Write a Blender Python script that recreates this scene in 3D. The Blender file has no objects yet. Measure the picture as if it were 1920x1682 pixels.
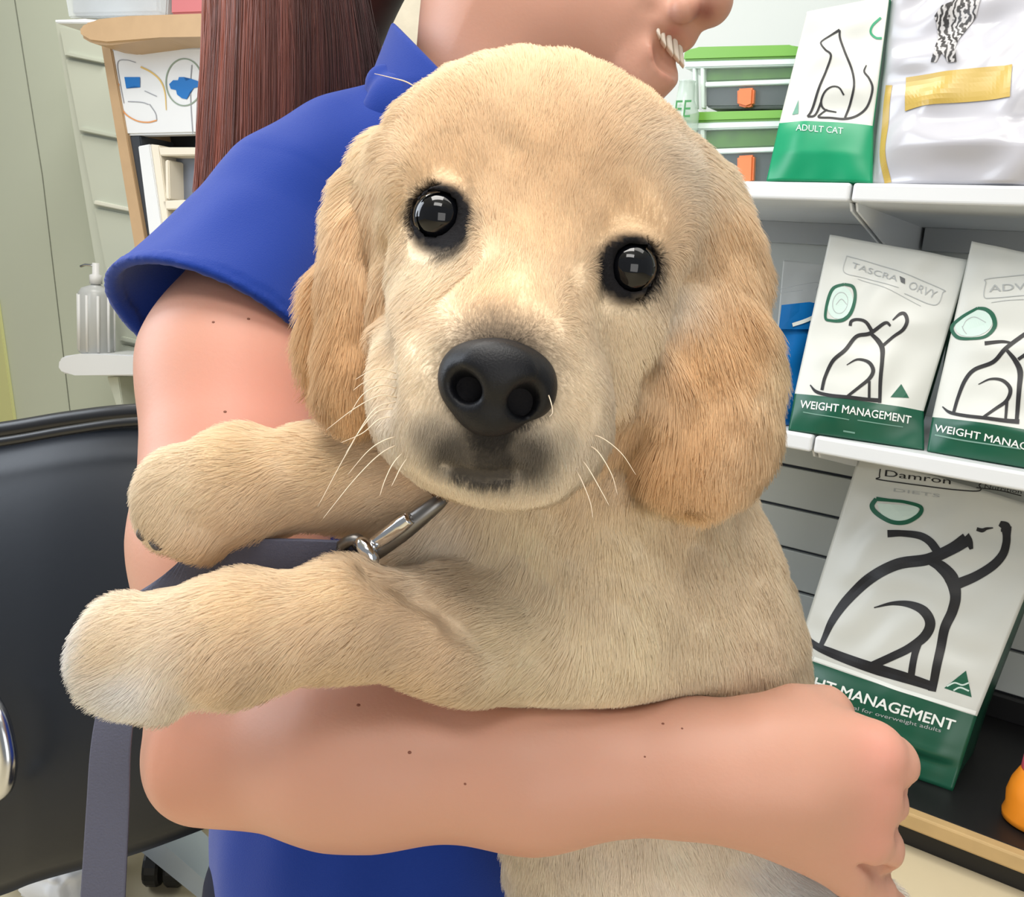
import bpy, bmesh, math, random
import numpy as np
from mathutils import Vector, Matrix

random.seed(7)
RNG = np.random.default_rng(7)
SC = bpy.context.scene
COL = SC.collection

# ------------------------------------------------------------------ camera
FPX = 1700.0
CAM = np.array([0.0, 0.0, 0.75])
_up = np.array([.084, 1, .2024]); _up /= np.linalg.norm(_up)
_fw = np.array([0, 0, -1.0]); _fw -= _up * _fw.dot(_up); _fw /= np.linalg.norm(_fw)
_rt = np.cross(_fw, _up)
M3 = np.array([_rt, _fw, _up])            # camera axes -> world
cam_d = bpy.data.cameras.new('camera')
cam_o = bpy.data.objects.new('camera', cam_d); COL.objects.link(cam_o)
cam_d.sensor_fit = 'HORIZONTAL'; cam_d.sensor_width = 36.0
cam_d.lens = 36.0 * FPX / 1920.0
cam_d.clip_start = 0.02; cam_d.clip_end = 50
mw = Matrix.Identity(4)
for i in range(3):
    for j in range(3):
        mw[i][j] = M3[i, j]
mw.translation = Vector(CAM)
cam_o.matrix_world = mw
SC.camera = cam_o

# ------------------------------------------------------------------ light
world = bpy.data.worlds.new('room_light'); SC.world = world
world.use_nodes = True
bg = world.node_tree.nodes['Background']
bg.inputs[0].default_value = (0.93, 0.97, 1.0, 1); bg.inputs[1].default_value = 0.33

def area(name, loc, target, sx, sy, power, color):
    l = bpy.data.lights.new(name, 'AREA'); l.shape = 'RECTANGLE'; l.size = sx; l.size_y = sy
    l.energy = power; l.color = color
    o = bpy.data.objects.new(name, l); COL.objects.link(o)
    o.location = loc
    d = Vector(target) - Vector(loc)
    o.rotation_euler = d.to_track_quat('-Z', 'Y').to_euler()
    return o
area('ceiling_panel_or_fill_light', (-0.35, 0.15, 2.55), (-0.35, 0.15, 0), 1.2, 0.6, 32, (1.0, 0.96, 0.91))
area('ceiling_panel_or_fill_light', (0.75, 0.35, 2.55), (0.75, 0.35, 0), 1.2, 0.6, 9, (1.0, 0.96, 0.90))
area('ceiling_panel_or_fill_light', (-0.9, 1.75, 2.55), (-0.9, 1.75, 0), 1.2, 0.6, 34, (1.0, 0.97, 0.93))
area('window_daylight', (-1.7, 0.75, 1.3), (-0.15, 0.5, 0.8), 0.9, 1.3, 26, (0.84, 0.91, 1.0))
area('ceiling_panel_or_fill_light', (-0.25, -1.0, 2.55), (0.0, 0.5, 0.75), 1.2, 0.6, 22, (1.0, 0.97, 0.93))  # added front fill behind the camera, hung at ceiling height
area('added_front_fill', (0.45, -1.5, 0.75), (0.1, 0.5, 0.62), 1.1, 1.1, 11, (1.0, 0.98, 0.95))  # added low frontal fill to brighten the chest; no known door there
vs = SC.view_settings
vs.view_transform = 'Standard'; vs.look = 'None'; vs.gamma = 1.0; vs.use_curve_mapping = False
vs.exposure = 0.0
SC.cycles.use_denoising = True
SC.cycles.max_bounces = 6; SC.cycles.diffuse_bounces = 3; SC.cycles.glossy_bounces = 3
SC.cycles.transmission_bounces = 6; SC.cycles.transparent_max_bounces = 12
SC.cycles_curves.shape = 'RIBBONS'
SC.cycles_curves.subdivisions = 2

# ------------------------------------------------------------------ pixel helpers
def ray(x, y):
    return M3 @ np.array([(x - 960) / FPX, -(y - 841) / FPX, -1.0])
def P(x, y, d):
    return CAM + ray(x, y) * d
def PR(arr):                       # (n,3) pixel x, y, depth
    return np.array([P(*a[:3]) for a in arr])
def on_z(x, y, z):
    r = ray(x, y); return CAM + r * ((z - CAM[2]) / r[2])
def on_plane(x, y, p, n):
    r = ray(x, y); return CAM + r * (np.dot(p - CAM, n) / np.dot(r, n))
def unit(v):
    v = np.asarray(v, float); return v / np.linalg.norm(v)
AX, AY, AZ = M3[:, 0], M3[:, 1], M3[:, 2]   # image right, image up, toward the camera

# ------------------------------------------------------------------ materials
def lin(c):
    c = c / 255.0
    return c / 12.92 if c <= 0.04045 else ((c + 0.055) / 1.055) ** 2.4
def rgb(r, g, b):
    return (lin(r), lin(g), lin(b), 1.0)
def mat(name, col, rough=0.5, spec=0.5, metal=0.0, noise=0.0, nscale=30.0, bump=0.0, bscale=200.0, coat=0.0,
        trans=0.0, sss=0.0, sheen=0.0, alpha=1.0):
    m = bpy.data.materials.new(name); m.use_nodes = True
    nt = m.node_tree; b = nt.nodes['Principled BSDF']
    b.inputs['Base Color'].default_value = col
    b.inputs['Roughness'].default_value = rough
    b.inputs['Specular IOR Level'].default_value = spec
    b.inputs['Metallic'].default_value = metal
    b.inputs['Coat Weight'].default_value = coat
    b.inputs['Transmission Weight'].default_value = trans
    b.inputs['Sheen Weight'].default_value = sheen
    b.inputs['Alpha'].default_value = alpha
    if sss:
        b.inputs['Subsurface Weight'].default_value = sss
        b.inputs['Subsurface Radius'].default_value = (1, .4, .25)
        b.inputs['Subsurface Scale'].default_value = 0.006
    tc = nt.nodes.new('ShaderNodeTexCoord')
    if noise:
        n = nt.nodes.new('ShaderNodeTexNoise'); n.inputs['Scale'].default_value = nscale
        n.inputs['Detail'].default_value = 4
        nt.links.new(tc.outputs['Object'], n.inputs['Vector'])
        mx = nt.nodes.new('ShaderNodeMix'); mx.data_type = 'RGBA'
        mx.inputs[6].default_value = tuple(c * (1 - noise) for c in col[:3]) + (1,)
        mx.inputs[7].default_value = tuple(min(1, c * (1 + noise)) for c in col[:3]) + (1,)
        nt.links.new(n.outputs['Fac'], mx.inputs[0])
        nt.links.new(mx.outputs[2], b.inputs['Base Color'])
    if bump:
        n = nt.nodes.new('ShaderNodeTexNoise'); n.inputs['Scale'].default_value = bscale
        n.inputs['Detail'].default_value = 5
        nt.links.new(tc.outputs['Object'], n.inputs['Vector'])
        bp = nt.nodes.new('ShaderNodeBump'); bp.inputs['Strength'].default_value = bump
        bp.inputs['Distance'].default_value = 0.002
        nt.links.new(n.outputs['Fac'], bp.inputs['Height'])
        nt.links.new(bp.outputs['Normal'], b.inputs['Normal'])
    return m
def attr_mat(name, attr, rough=0.5, spec=0.3, sss=0.0, sss_scale=0.006, bump=0.0, bscale=300, sheen=0.0, nattr=None):
    m = mat(name, (1, 1, 1, 1), rough, spec, sss=sss, bump=bump, bscale=bscale, sheen=sheen)
    nt = m.node_tree; b = nt.nodes['Principled BSDF']
    a = nt.nodes.new('ShaderNodeAttribute'); a.attribute_name = attr
    nt.links.new(a.outputs['Color'], b.inputs['Base Color'])
    if sss: b.inputs['Subsurface Scale'].default_value = sss_scale
    if nattr:
        a2 = nt.nodes.new('ShaderNodeAttribute'); a2.attribute_name = nattr
        nt.links.new(a2.outputs['Vector'], b.inputs['Normal'])
    return m

# ------------------------------------------------------------------ object helpers
def link_mesh(name, verts, faces, m=None, parent=None, smooth=True, mats=None, midx=None):
    me = bpy.data.meshes.new(name)
    me.from_pydata([tuple(map(float, v)) for v in verts], [], [tuple(map(int, f)) for f in faces])
    me.update()
    if smooth:
        me.polygons.foreach_set('use_smooth', [True] * len(me.polygons))
    for mm in (mats or ([m] if m else [])):
        me.materials.append(mm)
    if midx is not None:
        me.polygons.foreach_set('material_index', [int(i) for i in midx])
    o = bpy.data.objects.new(name, me); COL.objects.link(o)
    if parent: o.parent = parent
    return o
def link_bm(name, bm, m, parent=None, smooth=False, mats=None):
    me = bpy.data.meshes.new(name)
    bmesh.ops.recalc_face_normals(bm, faces=bm.faces)
    bm.to_mesh(me); bm.free()
    for mm in (mats or [m]): me.materials.append(mm)
    if smooth: me.polygons.foreach_set('use_smooth', [True] * len(me.polygons))
    o = bpy.data.objects.new(name, me); COL.objects.link(o)
    if parent: o.parent = parent
    return o
def tag(o, label, cat, group=None):
    o['label'] = label; o['category'] = cat
    if group: o['group'] = group
    return o
def empty(name, loc, label, cat, group=None):
    o = bpy.data.objects.new(name, None); COL.objects.link(o)
    o.location = tuple(map(float, loc)); o.empty_display_size = 0.02
    bpy.context.view_layer.update()
    return tag(o, label, cat, group)
def adopt(child, parent):
    child.parent = parent
    child.matrix_parent_inverse = Matrix.Translation(parent.location).inverted()
    return child
def structure(o):
    o['kind'] = 'structure'; return o
def add_box(bm, c, ax, half, bev=0.0, seg=2, mi=0):
    """box in a frame: centre c, axes ax (3 unit vectors), half sizes"""
    g = bmesh.ops.create_cube(bm, size=2.0)
    vs_ = g['verts']
    T = Matrix.Identity(4)
    for j in range(3):
        for i in range(3):
            T[i][j] = float(ax[j][i] * half[j])
        T[j][3] = float(c[j])
    bmesh.ops.transform(bm, matrix=T, verts=vs_)
    fs = set(f for v in vs_ for f in v.link_faces)
    if bev > 0:
        es = list(set(e for v in vs_ for e in v.link_edges))
        r = bmesh.ops.bevel(bm, geom=es, offset=bev, segments=seg, affect='EDGES', profile=0.5)
        fs = set(r['faces']) | set(f for f in fs if f.is_valid)
    for f in fs:
        if f.is_valid: f.material_index = mi
def box_obj(name, c, ax, half, m, parent=None, bev=0.002, seg=2):
    bm = bmesh.new(); add_box(bm, c, ax, half, bev, seg)
    o = link_bm(name, bm, m)
    if parent: adopt(o, parent)
    return o
def resample(pts, n, closed=False):
    """Catmull-Rom through pts"""
    p = np.asarray(pts, float)
    if closed: q = np.vstack([p[-1], p, p[0], p[1]])
    else: q = np.vstack([2 * p[0] - p[1], p, 2 * p[-1] - p[-2]])
    segs = len(q) - 3
    ts = np.linspace(0, segs, n, endpoint=not closed)
    i = np.minimum(ts.astype(int), segs - 1); t = (ts - i)[:, None]
    a, b, c, d = q[i], q[i + 1], q[i + 2], q[i + 3]
    return 0.5 * ((2 * b) + (-a + c) * t + (2 * a - 5 * b + 4 * c - d) * t ** 2 + (-a + 3 * b - 3 * c + d) * t ** 3)
def frames(p):
    t = np.gradient(p, axis=0); t /= np.linalg.norm(t, axis=1)[:, None]
    n = np.cross(t[0], [0.3, 0.2, 0.9]); n /= np.linalg.norm(n)
    N = [n]
    for k in range(1, len(p)):
        n = N[-1] - t[k] * np.dot(N[-1], t[k]); N.append(n / np.linalg.norm(n))
    N = np.array(N); return t, N, np.cross(t, N)
def tube_geo(pts, rad, seg=12, n=None, flat=None):
    p = resample(pts, n) if n else np.asarray(pts, float)
    r = np.interp(np.linspace(0, 1, len(p)), np.linspace(0, 1, len(np.atleast_1d(rad))), np.atleast_1d(rad)) if np.ndim(rad) else np.full(len(p), rad)
    t, N, B = frames(p)
    V = []; F = []
    for k in range(len(p)):
        for s in range(seg):
            a = 2 * math.pi * s / seg
            V.append(p[k] + r[k] * (math.cos(a) * N[k] + math.sin(a) * B[k]))
    for k in range(len(p) - 1):
        for s in range(seg):
            s2 = (s + 1) % seg
            F.append((k * seg + s, k * seg + s2, (k + 1) * seg + s2, (k + 1) * seg + s))
    F.append(tuple(range(seg - 1, -1, -1))); F.append(tuple((len(p) - 1) * seg + s for s in range(seg)))
    return V, F
def tube(name, pts, rad, m, parent=None, seg=12, n=None):
    V, F = tube_geo(pts, rad, seg, n)
    o = link_mesh(name, V, F, m)
    if parent: adopt(o, parent)
    return o
def multi_tube(name, lst, m, parent=None, seg=8):
    V, F = [], []
    for pts, rad, n in lst:
        v, f = tube_geo(pts, rad, seg, n)
        k = len(V); V += v; F += [tuple(i + k for i in ff) for ff in f]
    o = link_mesh(name, V, F, m)
    if parent: adopt(o, parent)
    return o
def ribbon(name, pts, widths, wdirs, thick, m, parent=None, n=60):
    """strap: centre line pts, full widths, width direction vectors"""
    p = resample(pts, n); wd = resample(wdirs, n); wd /= np.linalg.norm(wd, axis=1)[:, None]
    w = np.interp(np.linspace(0, 1, n), np.linspace(0, 1, len(widths)), widths)
    t = np.gradient(p, axis=0); t /= np.linalg.norm(t, axis=1)[:, None]
    nn = np.cross(t, wd); nn /= np.linalg.norm(nn, axis=1)[:, None]
    prof = [(-1, -.6), (-.94, -1), (.94, -1), (1, -.6), (1, .6), (.94, 1), (-.94, 1), (-1, .6)]
    V = []; F = []; K = len(prof)
    for i in range(n):
        for a, b in prof:
            V.append(p[i] + wd[i] * a * w[i] / 2 + nn[i] * b * thick / 2)
    for i in range(n - 1):
        for s in range(K):
            F.append((i * K + s, i * K + (s + 1) % K, (i + 1) * K + (s + 1) % K, (i + 1) * K + s))
    F.append(tuple(range(K - 1, -1, -1))); F.append(tuple((n - 1) * K + s for s in range(K)))
    o = link_mesh(name, V, F, m, smooth=False)
    if parent: adopt(o, parent)
    return o
def lathe_geo(prof, base, up, seg=24):
    up = unit(up); a = unit(np.cross(up, [0.31, 0.9, 0.2])); b = np.cross(up, a)
    V = []; F = []
    for r, z in prof:
        for s in range(seg):
            an = 2 * math.pi * s / seg
            V.append(base + up * z + r * (math.cos(an) * a + math.sin(an) * b))
    for k in range(len(prof) - 1):
        for s in range(seg):
            s2 = (s + 1) % seg
            F.append((k * seg + s, k * seg + s2, (k + 1) * seg + s2, (k + 1) * seg + s))
    F.append(tuple(range(seg - 1, -1, -1))); F.append(tuple((len(prof) - 1) * seg + s for s in range(seg)))
    return V, F
def lathe(name, prof, base, up, m, parent=None, seg=24):
    V, F = lathe_geo(prof, base, up, seg)
    o = link_mesh(name, V, F, m)
    if parent: adopt(o, parent)
    return o

# ------------------------------------------------------------------ signed-distance sculpting
class SDF:
    def __init__(self): self.ops = []
    def add(self, fn, k, c, r, op='add'):
        self.ops.append((op, fn, np.float32(k), np.asarray(c, np.float32), float(r))); return self
    def ev(self, p, subset=None):
        d = np.full(len(p), 10.0, np.float32)
        for q in (self.ops if subset is None else subset):
            op, fn, k = q[0], q[1], q[2]
            e = fn(p)
            if op == 'add': d = smin(d, e, k)
            elif op == 'sub': d = -smin(-d, e, k)
            elif op == 'and': d = -smin(-d, -e, k)
        return d
    # primitives given in world metres
    def sphere(self, c, r, k=.01, op='add'):
        c = np.asarray(c, np.float32)
        return self.add(lambda p: np.sqrt(((p - c) ** 2).sum(1)) - np.float32(r), k, c, r, op)
    def ell(self, c, R, rad, k=.01, op='add'):
        c = np.asarray(c, np.float32); R = np.asarray(R, np.float32); rad = np.asarray(rad, np.float32)
        def fn(p):
            q = (p - c) @ R
            k0 = np.sqrt(((q / rad) ** 2).sum(1)) + 1e-9
            k1 = np.sqrt(((q / rad ** 2) ** 2).sum(1)) + 1e-9
            return k0 * (k0 - 1) / k1
        return self.add(fn, k, c, rad.max(), op)
    def cone(self, a, b, ra, rb, k=.01, op='add'):
        a = np.asarray(a, np.float32); b = np.asarray(b, np.float32)
        ab = b - a; L2 = np.float32(ab.dot(ab))
        def fn(p):
            ap = p - a
            t = np.clip(ap @ ab / L2, 0, 1)
            return np.sqrt(((ap - t[:, None] * ab) ** 2).sum(1)) - (np.float32(ra) + np.float32(rb - ra) * t)
        return self.add(fn, k, (a + b) / 2, math.sqrt(L2) / 2 + max(ra, rb), op)
    def plane(self, c, n, k=.001, op='and'):        # keeps the side opposite to n
        c = np.asarray(c, np.float32); n = np.asarray(unit(n), np.float32)
        return self.add(lambda p: (p - c) @ n, k, c, 99, op)
    def nest(self, other, k=.01):
        lo, hi = auto_bounds(other, 0)
        return self.add(lambda p: other.ev(p), k, (lo + hi) / 2, np.linalg.norm(hi - lo) / 2)
    # the same in pixel/depth terms
    def E(self, x, y, d, rx, ry, rz, roll=0, yaw=0, pitch=0, k=.012, op='add'):
        s = d / FPX
        Rm = Matrix.Rotation(math.radians(-roll), 3, 'Z') @ Matrix.Rotation(math.radians(yaw), 3, 'Y') @ Matrix.Rotation(math.radians(pitch), 3, 'X')
        return self.ell(P(x, y, d), M3 @ np.array(Rm), (rx * s, ry * s, rz * s), k, op)
    def S(self, x, y, d, r, k=.01, op='add'):
        return self.sphere(P(x, y, d), r * d / FPX, k, op)
    def chain(self, pts, k=.012, op='add', k0=None):
        for i, (a, b) in enumerate(zip(pts[:-1], pts[1:])):
            self.cone(P(*a[:3]), P(*b[:3]), a[3] * a[2] / FPX, b[3] * b[2] / FPX, (k0 if (i == 0 and k0 is not None) else k), op)
        return self
def smin(a, b, k):
    if k <= 0: return np.minimum(a, b)
    h = np.maximum(k - np.abs(a - b), 0) / k
    return np.minimum(a, b) - h * h * k * np.float32(.25)

def auto_bounds(sdf, pad=.012):
    lo = np.full(3, 9.); hi = np.full(3, -9.)
    for op, fn, k, c, r in sdf.ops:
        if op == 'add': lo = np.minimum(lo, c - r); hi = np.maximum(hi, c + r)
    return lo - pad, hi + pad
def mesh_sdf(sdf, lo, hi, h, B=16):
    lo = np.asarray(lo, float); hi = np.asarray(hi, float)
    nb = np.ceil((hi - lo) / (h * B)).astype(int)
    n = nb * B + 1
    V = np.full(tuple(n), 1.0, np.float32)
    bi = np.stack(np.meshgrid(*[np.arange(k) for k in nb], indexing='ij'), -1).reshape(-1, 3)
    cen = (lo + (bi + .5) * B * h).astype(np.float32)
    fc = sdf.ev(cen)
    hd = B * h * math.sqrt(3) / 2
    loc = np.stack(np.meshgrid(*[np.arange(B + 1)] * 3, indexing='ij'), -1).reshape(-1, 3)
    for b, f, c in zip(bi, fc, cen):
        sl = tuple(slice(b[j] * B, b[j] * B + B + 1) for j in range(3))
        if abs(f) > hd * 1.9 + .01:
            V[sl] = np.float32(math.copysign(1.0, f)) if f < 0 else V[sl]
    for b, f, c in zip(bi, fc, cen):
        if abs(f) <= hd * 1.9 + .01:
            sl = tuple(slice(b[j] * B, b[j] * B + B + 1) for j in range(3))
            pts = (lo + (b * B + loc) * h).astype(np.float32)
            sub = [q for q in sdf.ops if q[4] > 50 or np.linalg.norm(q[3] - c) < q[4] + hd + max(.04, 2 * abs(f)) + q[2]]
            V[sl] = sdf.ev(pts, sub).reshape(B + 1, B + 1, B + 1)
    ins = V < 0
    c = [ins[i:n[0] - 1 + i, j:n[1] - 1 + j, k:n[2] - 1 + k] for i in (0, 1) for j in (0, 1) for k in (0, 1)]
    s = sum(x.astype(np.uint8) for x in c)
    act = np.argwhere((s > 0) & (s < 8))
    idx = np.full(tuple(n - 1), -1, np.int32)
    idx[act[:, 0], act[:, 1], act[:, 2]] = np.arange(len(act))
    offs = [(i, j, k) for i in (0, 1) for j in (0, 1) for k in (0, 1)]
    cv = np.stack([V[act[:, 0] + o[0], act[:, 1] + o[1], act[:, 2] + o[2]] for o in offs], 1)
    acc = np.zeros((len(act), 3)); cnt = np.zeros(len(act))
    for a in range(8):
        for b in range(a + 1, 8):
            oa, ob = np.array(offs[a]), np.array(offs[b])
            if abs(oa - ob).sum() != 1: continue
            va, vb = cv[:, a], cv[:, b]
            msk = (va < 0) != (vb < 0)
            t = np.where(msk, va / np.where(msk, va - vb, 1), 0)
            acc += msk[:, None] * (oa + (ob - oa) * t[:, None]); cnt += msk
    vert = lo + (act + acc / cnt[:, None]) * h
    F = []
    for ax in range(3):
        u, v = [(1, 2), (2, 0), (0, 1)][ax]
        sl0 = [slice(None)] * 3; sl1 = [slice(None)] * 3
        sl0[ax] = slice(0, n[ax] - 1); sl1[ax] = slice(1, n[ax])
        a0, a1 = ins[tuple(sl0)], ins[tuple(sl1)]
        e = np.argwhere(a0 != a1)
        ok = (e[:, u] > 0) & (e[:, v] > 0) & (e[:, u] < n[u] - 1) & (e[:, v] < n[v] - 1)
        e = e[ok]
        flip = a0[e[:, 0], e[:, 1], e[:, 2]]
        q = []
        for du, dv in ((-1, -1), (0, -1), (0, 0), (-1, 0)):
            cc = e.copy(); cc[:, u] += du; cc[:, v] += dv
            q.append(idx[cc[:, 0], cc[:, 1], cc[:, 2]])
        q = np.stack(q, 1)
        q = np.where(flip[:, None], q, q[:, ::-1])
        F.append(q)
    F = np.vstack(F)
    # pull vertices onto the surface
    vert = vert.astype(np.float32)
    for _ in range(2):
        g, d = grad(sdf, vert)
        step = np.clip(d, -h, h)[:, None] * g
        vert = vert - step * np.float32(.8)
    g, _d = grad(sdf, vert)
    return vert.astype(float), F, g.astype(float)
def grad(sdf, p, e=0.0008):
    out = np.zeros_like(p); d = np.zeros(len(p), np.float32)
    CH = 4000
    order = np.lexsort((p[:, 2] // .04, p[:, 1] // .04, p[:, 0] // .04))
    for s in range(0, len(p), CH):
        ii = order[s:s + CH]; q = p[ii]
        c = q.mean(0); r = np.sqrt(((q - c) ** 2).sum(1).max())
        sub = [o for o in sdf.ops if o[4] > 50 or np.linalg.norm(o[3] - c) < o[4] + r + .03 + o[2]]
        d[ii] = sdf.ev(q, sub)
        for j in range(3):
            ev = np.zeros(3, np.float32); ev[j] = e
            out[ii, j] = sdf.ev(q + ev, sub) - sdf.ev(q - ev, sub)
    out /= np.linalg.norm(out, axis=1)[:, None] + 1e-12
    return out, d
def np_mesh(name, V, F, m, parent=None, color=None):
    me = bpy.data.meshes.new(name)
    me.vertices.add(len(V)); me.vertices.foreach_set('co', np.ascontiguousarray(V, np.float32).ravel())
    me.loops.add(F.size); me.loops.foreach_set('vertex_index', np.ascontiguousarray(F, np.int32).ravel())
    me.polygons.add(len(F))
    me.polygons.foreach_set('loop_start', np.arange(0, F.size, F.shape[1], dtype=np.int32))
    me.polygons.foreach_set('use_smooth', np.ones(len(F), bool))
    me.update(calc_edges=True); me.validate()
    if color is not None:
        a = me.color_attributes.new('tint', 'FLOAT_COLOR', 'POINT')
        a.data.foreach_set('color', np.ascontiguousarray(color, np.float32).ravel())
    if m: me.materials.append(m)
    o = bpy.data.objects.new(name, me); COL.objects.link(o)
    if parent: adopt(o, parent)
    return o
def fnoise(p, s, seed=0):
    """smooth sum-of-sines noise, about -1..1"""
    r = np.random.default_rng(seed); out = np.zeros(len(p))
    for _ in range(7):
        k = r.normal(size=3) * s; out += np.sin(p @ k + r.uniform(0, 6.28))
    return out / 3.2
def sstep(a, b, x):
    t = np.clip((x - a) / (b - a), 0, 1); return t * t * (3 - 2 * t)
# ================================================================== room shell
M_wall = mat('sage_wall_paint', rgb(196, 203, 186), .55, .3, noise=.02, nscale=3)
M_white = mat('white_laminate', rgb(224, 226, 227), .35, .5, noise=.01, nscale=4)
M_floor = mat('beige_vinyl', rgb(206, 192, 160), .5, .4, noise=.05, nscale=14)
M_ceil = mat('ceiling_white', rgb(235, 235, 232), .8, .2)
M_black = mat('black_board', rgb(20, 20, 22), .45, .4)
M_blackp = mat('black_plastic', rgb(16, 17, 20), .4, .5)
M_wood = mat('birch_edge', rgb(182, 152, 116), .45, .4, noise=.1, nscale=25)
M_chrome = mat('brushed_chrome', rgb(190, 192, 195), .22, .5, metal=1.0)

def slab(name, x0, x1, y0, y1, z0, z1, m):
    bm = bmesh.new()
    add_box(bm, ((x0 + x1) / 2, (y0 + y1) / 2, (z0 + z1) / 2), np.eye(3), ((x1 - x0) / 2, (y1 - y0) / 2, (z1 - z0) / 2))
    return structure(link_bm(name, bm, m))

# shelving frame of reference: U to the right along the shelf, W into it
p0 = on_z(1800, 1640, 0.0)
HU = -ray(-1500, 290); HU[2] = 0; HU = unit(HU)
HN = unit(np.cross([0, 0, 1.0], HU))          # away from the aisle
UP = np.array([0, 0, 1.0])
def S(u, w, z): return p0 + HU * u + HN * w + UP * z
SAX = (HU, HN, UP)

# left background frame
q2 = P(260, 300, 1.95)
LU = -ray(-3100, 156); LU[2] = 0; LU = unit(LU)
LN = unit(np.cross([0, 0, 1.0], LU))
slab('floor', -3.2, 2.6, -1.6, 4.2, -.1, 0, M_floor)
slab('ceiling', -3.2, 2.6, -1.6, 4.2, 2.7, 2.8, M_ceil)
def wall_at(name, c, U, N, half_u, z0, z1, m, th=.04):
    bm = bmesh.new(); add_box(bm, c + N * th + UP * ((z0 + z1) / 2 - c[2]), (U, N, UP), (half_u, th, (z1 - z0) / 2))
    return structure(link_bm(name, bm, m))
wall_at('wall_back', q2 + LN * .62 + LU * .4, LU, LN, 3.4, 0, 2.7, M_wall)
# yellow-green lower panel at the far left and the joint lines of the wall panels
M_joint = mat('dark_joint', rgb(120, 124, 112), .8, .2)
Mly = mat('yellow_green_paint', rgb(206, 208, 150), .6, .3)
def lwall(x, y, off=0.0): return on_plane(x, y, q2 + LN * (.62 - off), LN)
def strip_on(fn, pxs, w_m, off, name, m, th=.002):
    """thin batten following pixel points on a wall"""
    V = [fn(x, y, off) for x, y in pxs]
    return tube(name, V, w_m, m, seg=6)
o = structure(strip_on(lwall, [(28, 0), (80, 330), (132, 775), (140, 860)], .0022, 0, 'trim_1', M_joint))

def prism(name, px, plane_p, plane_n, depth, m, parent=None, bev=.002, seg=2, front=0.0):
    """extruded polygon whose front face corners come from pixels on a plane; extends 'depth' behind it"""
    f = [on_plane(x, y, plane_p - plane_n * front, plane_n) for x, y in px]
    bm = bmesh.new()
    a = [bm.verts.new(v) for v in f]; b = [bm.verts.new(v + plane_n * depth) for v in f]
    k = len(a)
    bm.faces.new(a); bm.faces.new(b[::-1])
    for i in range(k):
        bm.faces.new((a[i], b[i], b[(i + 1) % k], a[(i + 1) % k]))
    if bev: bmesh.ops.bevel(bm, geom=list(bm.edges), offset=bev, segments=seg, affect='EDGES')
    o = link_bm(name, bm, m)
    if parent: adopt(o, parent)
    return o
def oval(cx, cy, rx, ry, n=28, rot=0, sq=2.0):
    out = []
    for i in range(n):
        a = 2 * math.pi * i / n
        x = math.copysign(abs(math.cos(a)) ** (2 / sq), math.cos(a)) * rx
        y = math.copysign(abs(math.sin(a)) ** (2 / sq), math.sin(a)) * ry
        r = math.radians(rot)
        out.append((cx + x * math.cos(r) - y * math.sin(r), cy + x * math.sin(r) + y * math.cos(r)))
    return out

prism('trim_2', [(-60, 560), (-6, 560), (42, 900), (-60, 900)], q2 + LN * .62, LN, .012, Mly, front=.012, bev=.002)['kind'] = 'structure'
# pale tiled pillar seen through the gap in the hair
M_pil = mat('pale_brick_paint', rgb(206, 199, 180), .7, .2, noise=.12, nscale=18, bump=.5, bscale=40)
prism('wall_pillar', [(560, -160), (860, -160), (880, 300), (590, 300)], q2 + LN * .5, LN, .1, M_pil, bev=.004)['kind'] = 'structure'
M_rback = mat('pale_grey_panel', rgb(214, 218, 216), .5, .3, noise=.01, nscale=5)

# ================================================================== sage drawer tower, left
M_sage = mat('sage_laminate', rgb(196, 201, 186), .45, .4, noise=.015, nscale=6)
M_sage_lip = mat('pale_drawer_lip', rgb(222, 222, 208), .4, .4)
pD = q2 + LN * .38
tw = empty('drawer_tower', on_plane(190, 900, pD, LN) * [1, 1, 0], 'tall sage green drawer tower against the wall beside the wooden reception desk', 'drawer unit')
prism('carcass', [(103, 40), (330, 40), (390, 1000), (262, 1000)], pD + LN * .012, LN, .2, M_sage, tw)
edgeL = lambda y: 105 + (y - 45) * .192
rows = [(48, 105), (110, 246), (251, 384), (390, 510), (516, 640), (646, 780), (786, 960)]
for k, (y0, y1) in enumerate(rows):
    xl0, xl1 = edgeL(y0) + 4, edgeL(y1) + 4
    d = prism('drawer', [(xl0, y0), (xl0 + 215, y0 + 42), (xl1 + 205, y1 + 40), (xl1, y1)], pD, LN, .014, M_sage, tw, bev=.003)
    lipm = M_sage_lip if k in (2, 3) else M_sage
    L = prism('lip', [(xl1 + 2, y1 - 9), (xl1 + 70, y1 + 6), (xl1 + 70, y1 + 13), (xl1 + 2, y1 - 1)], pD, LN, .012, lipm, d, bev=.002, front=.01)
    if k in (2, 3): L['label'] = 'pale lip along the bottom of the drawer front'

# white bracket shelf with a pump bottle
pW = q2 + LN * .22
ws = empty('bracket_shelf', on_plane(170, 690, pW, LN), 'small white rounded shelf carrying the grey pump bottle', 'shelf')
prism('board', [(108, 676), (116, 668), (150, 663), (330, 668), (330, 706), (140, 704), (114, 700), (107, 690)], pW, LN, .16, M_white, ws, bev=.006, seg=3)
prism('bracket', [(200, 706), (222, 706), (236, 800), (230, 800)], pW + LN * .05, LN, .1, M_sage, ws)
M_bot = mat('frosted_grey_plastic', rgb(178, 180, 178), .3, .5, noise=.05, nscale=20)
M_botl = mat('pale_bottle_label', rgb(214, 214, 212), .4, .4)
bb = on_plane(181, 664, pW + LN * .05, LN)
sc_ = 1700 / np.dot(bb - CAM, -AZ)
bot = empty('pump_bottle', bb, 'grey ribbed pump bottle standing on the small white shelf', 'bottle')
r0 = 31 / sc_
lean = unit(UP + LU * -.0)
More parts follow.
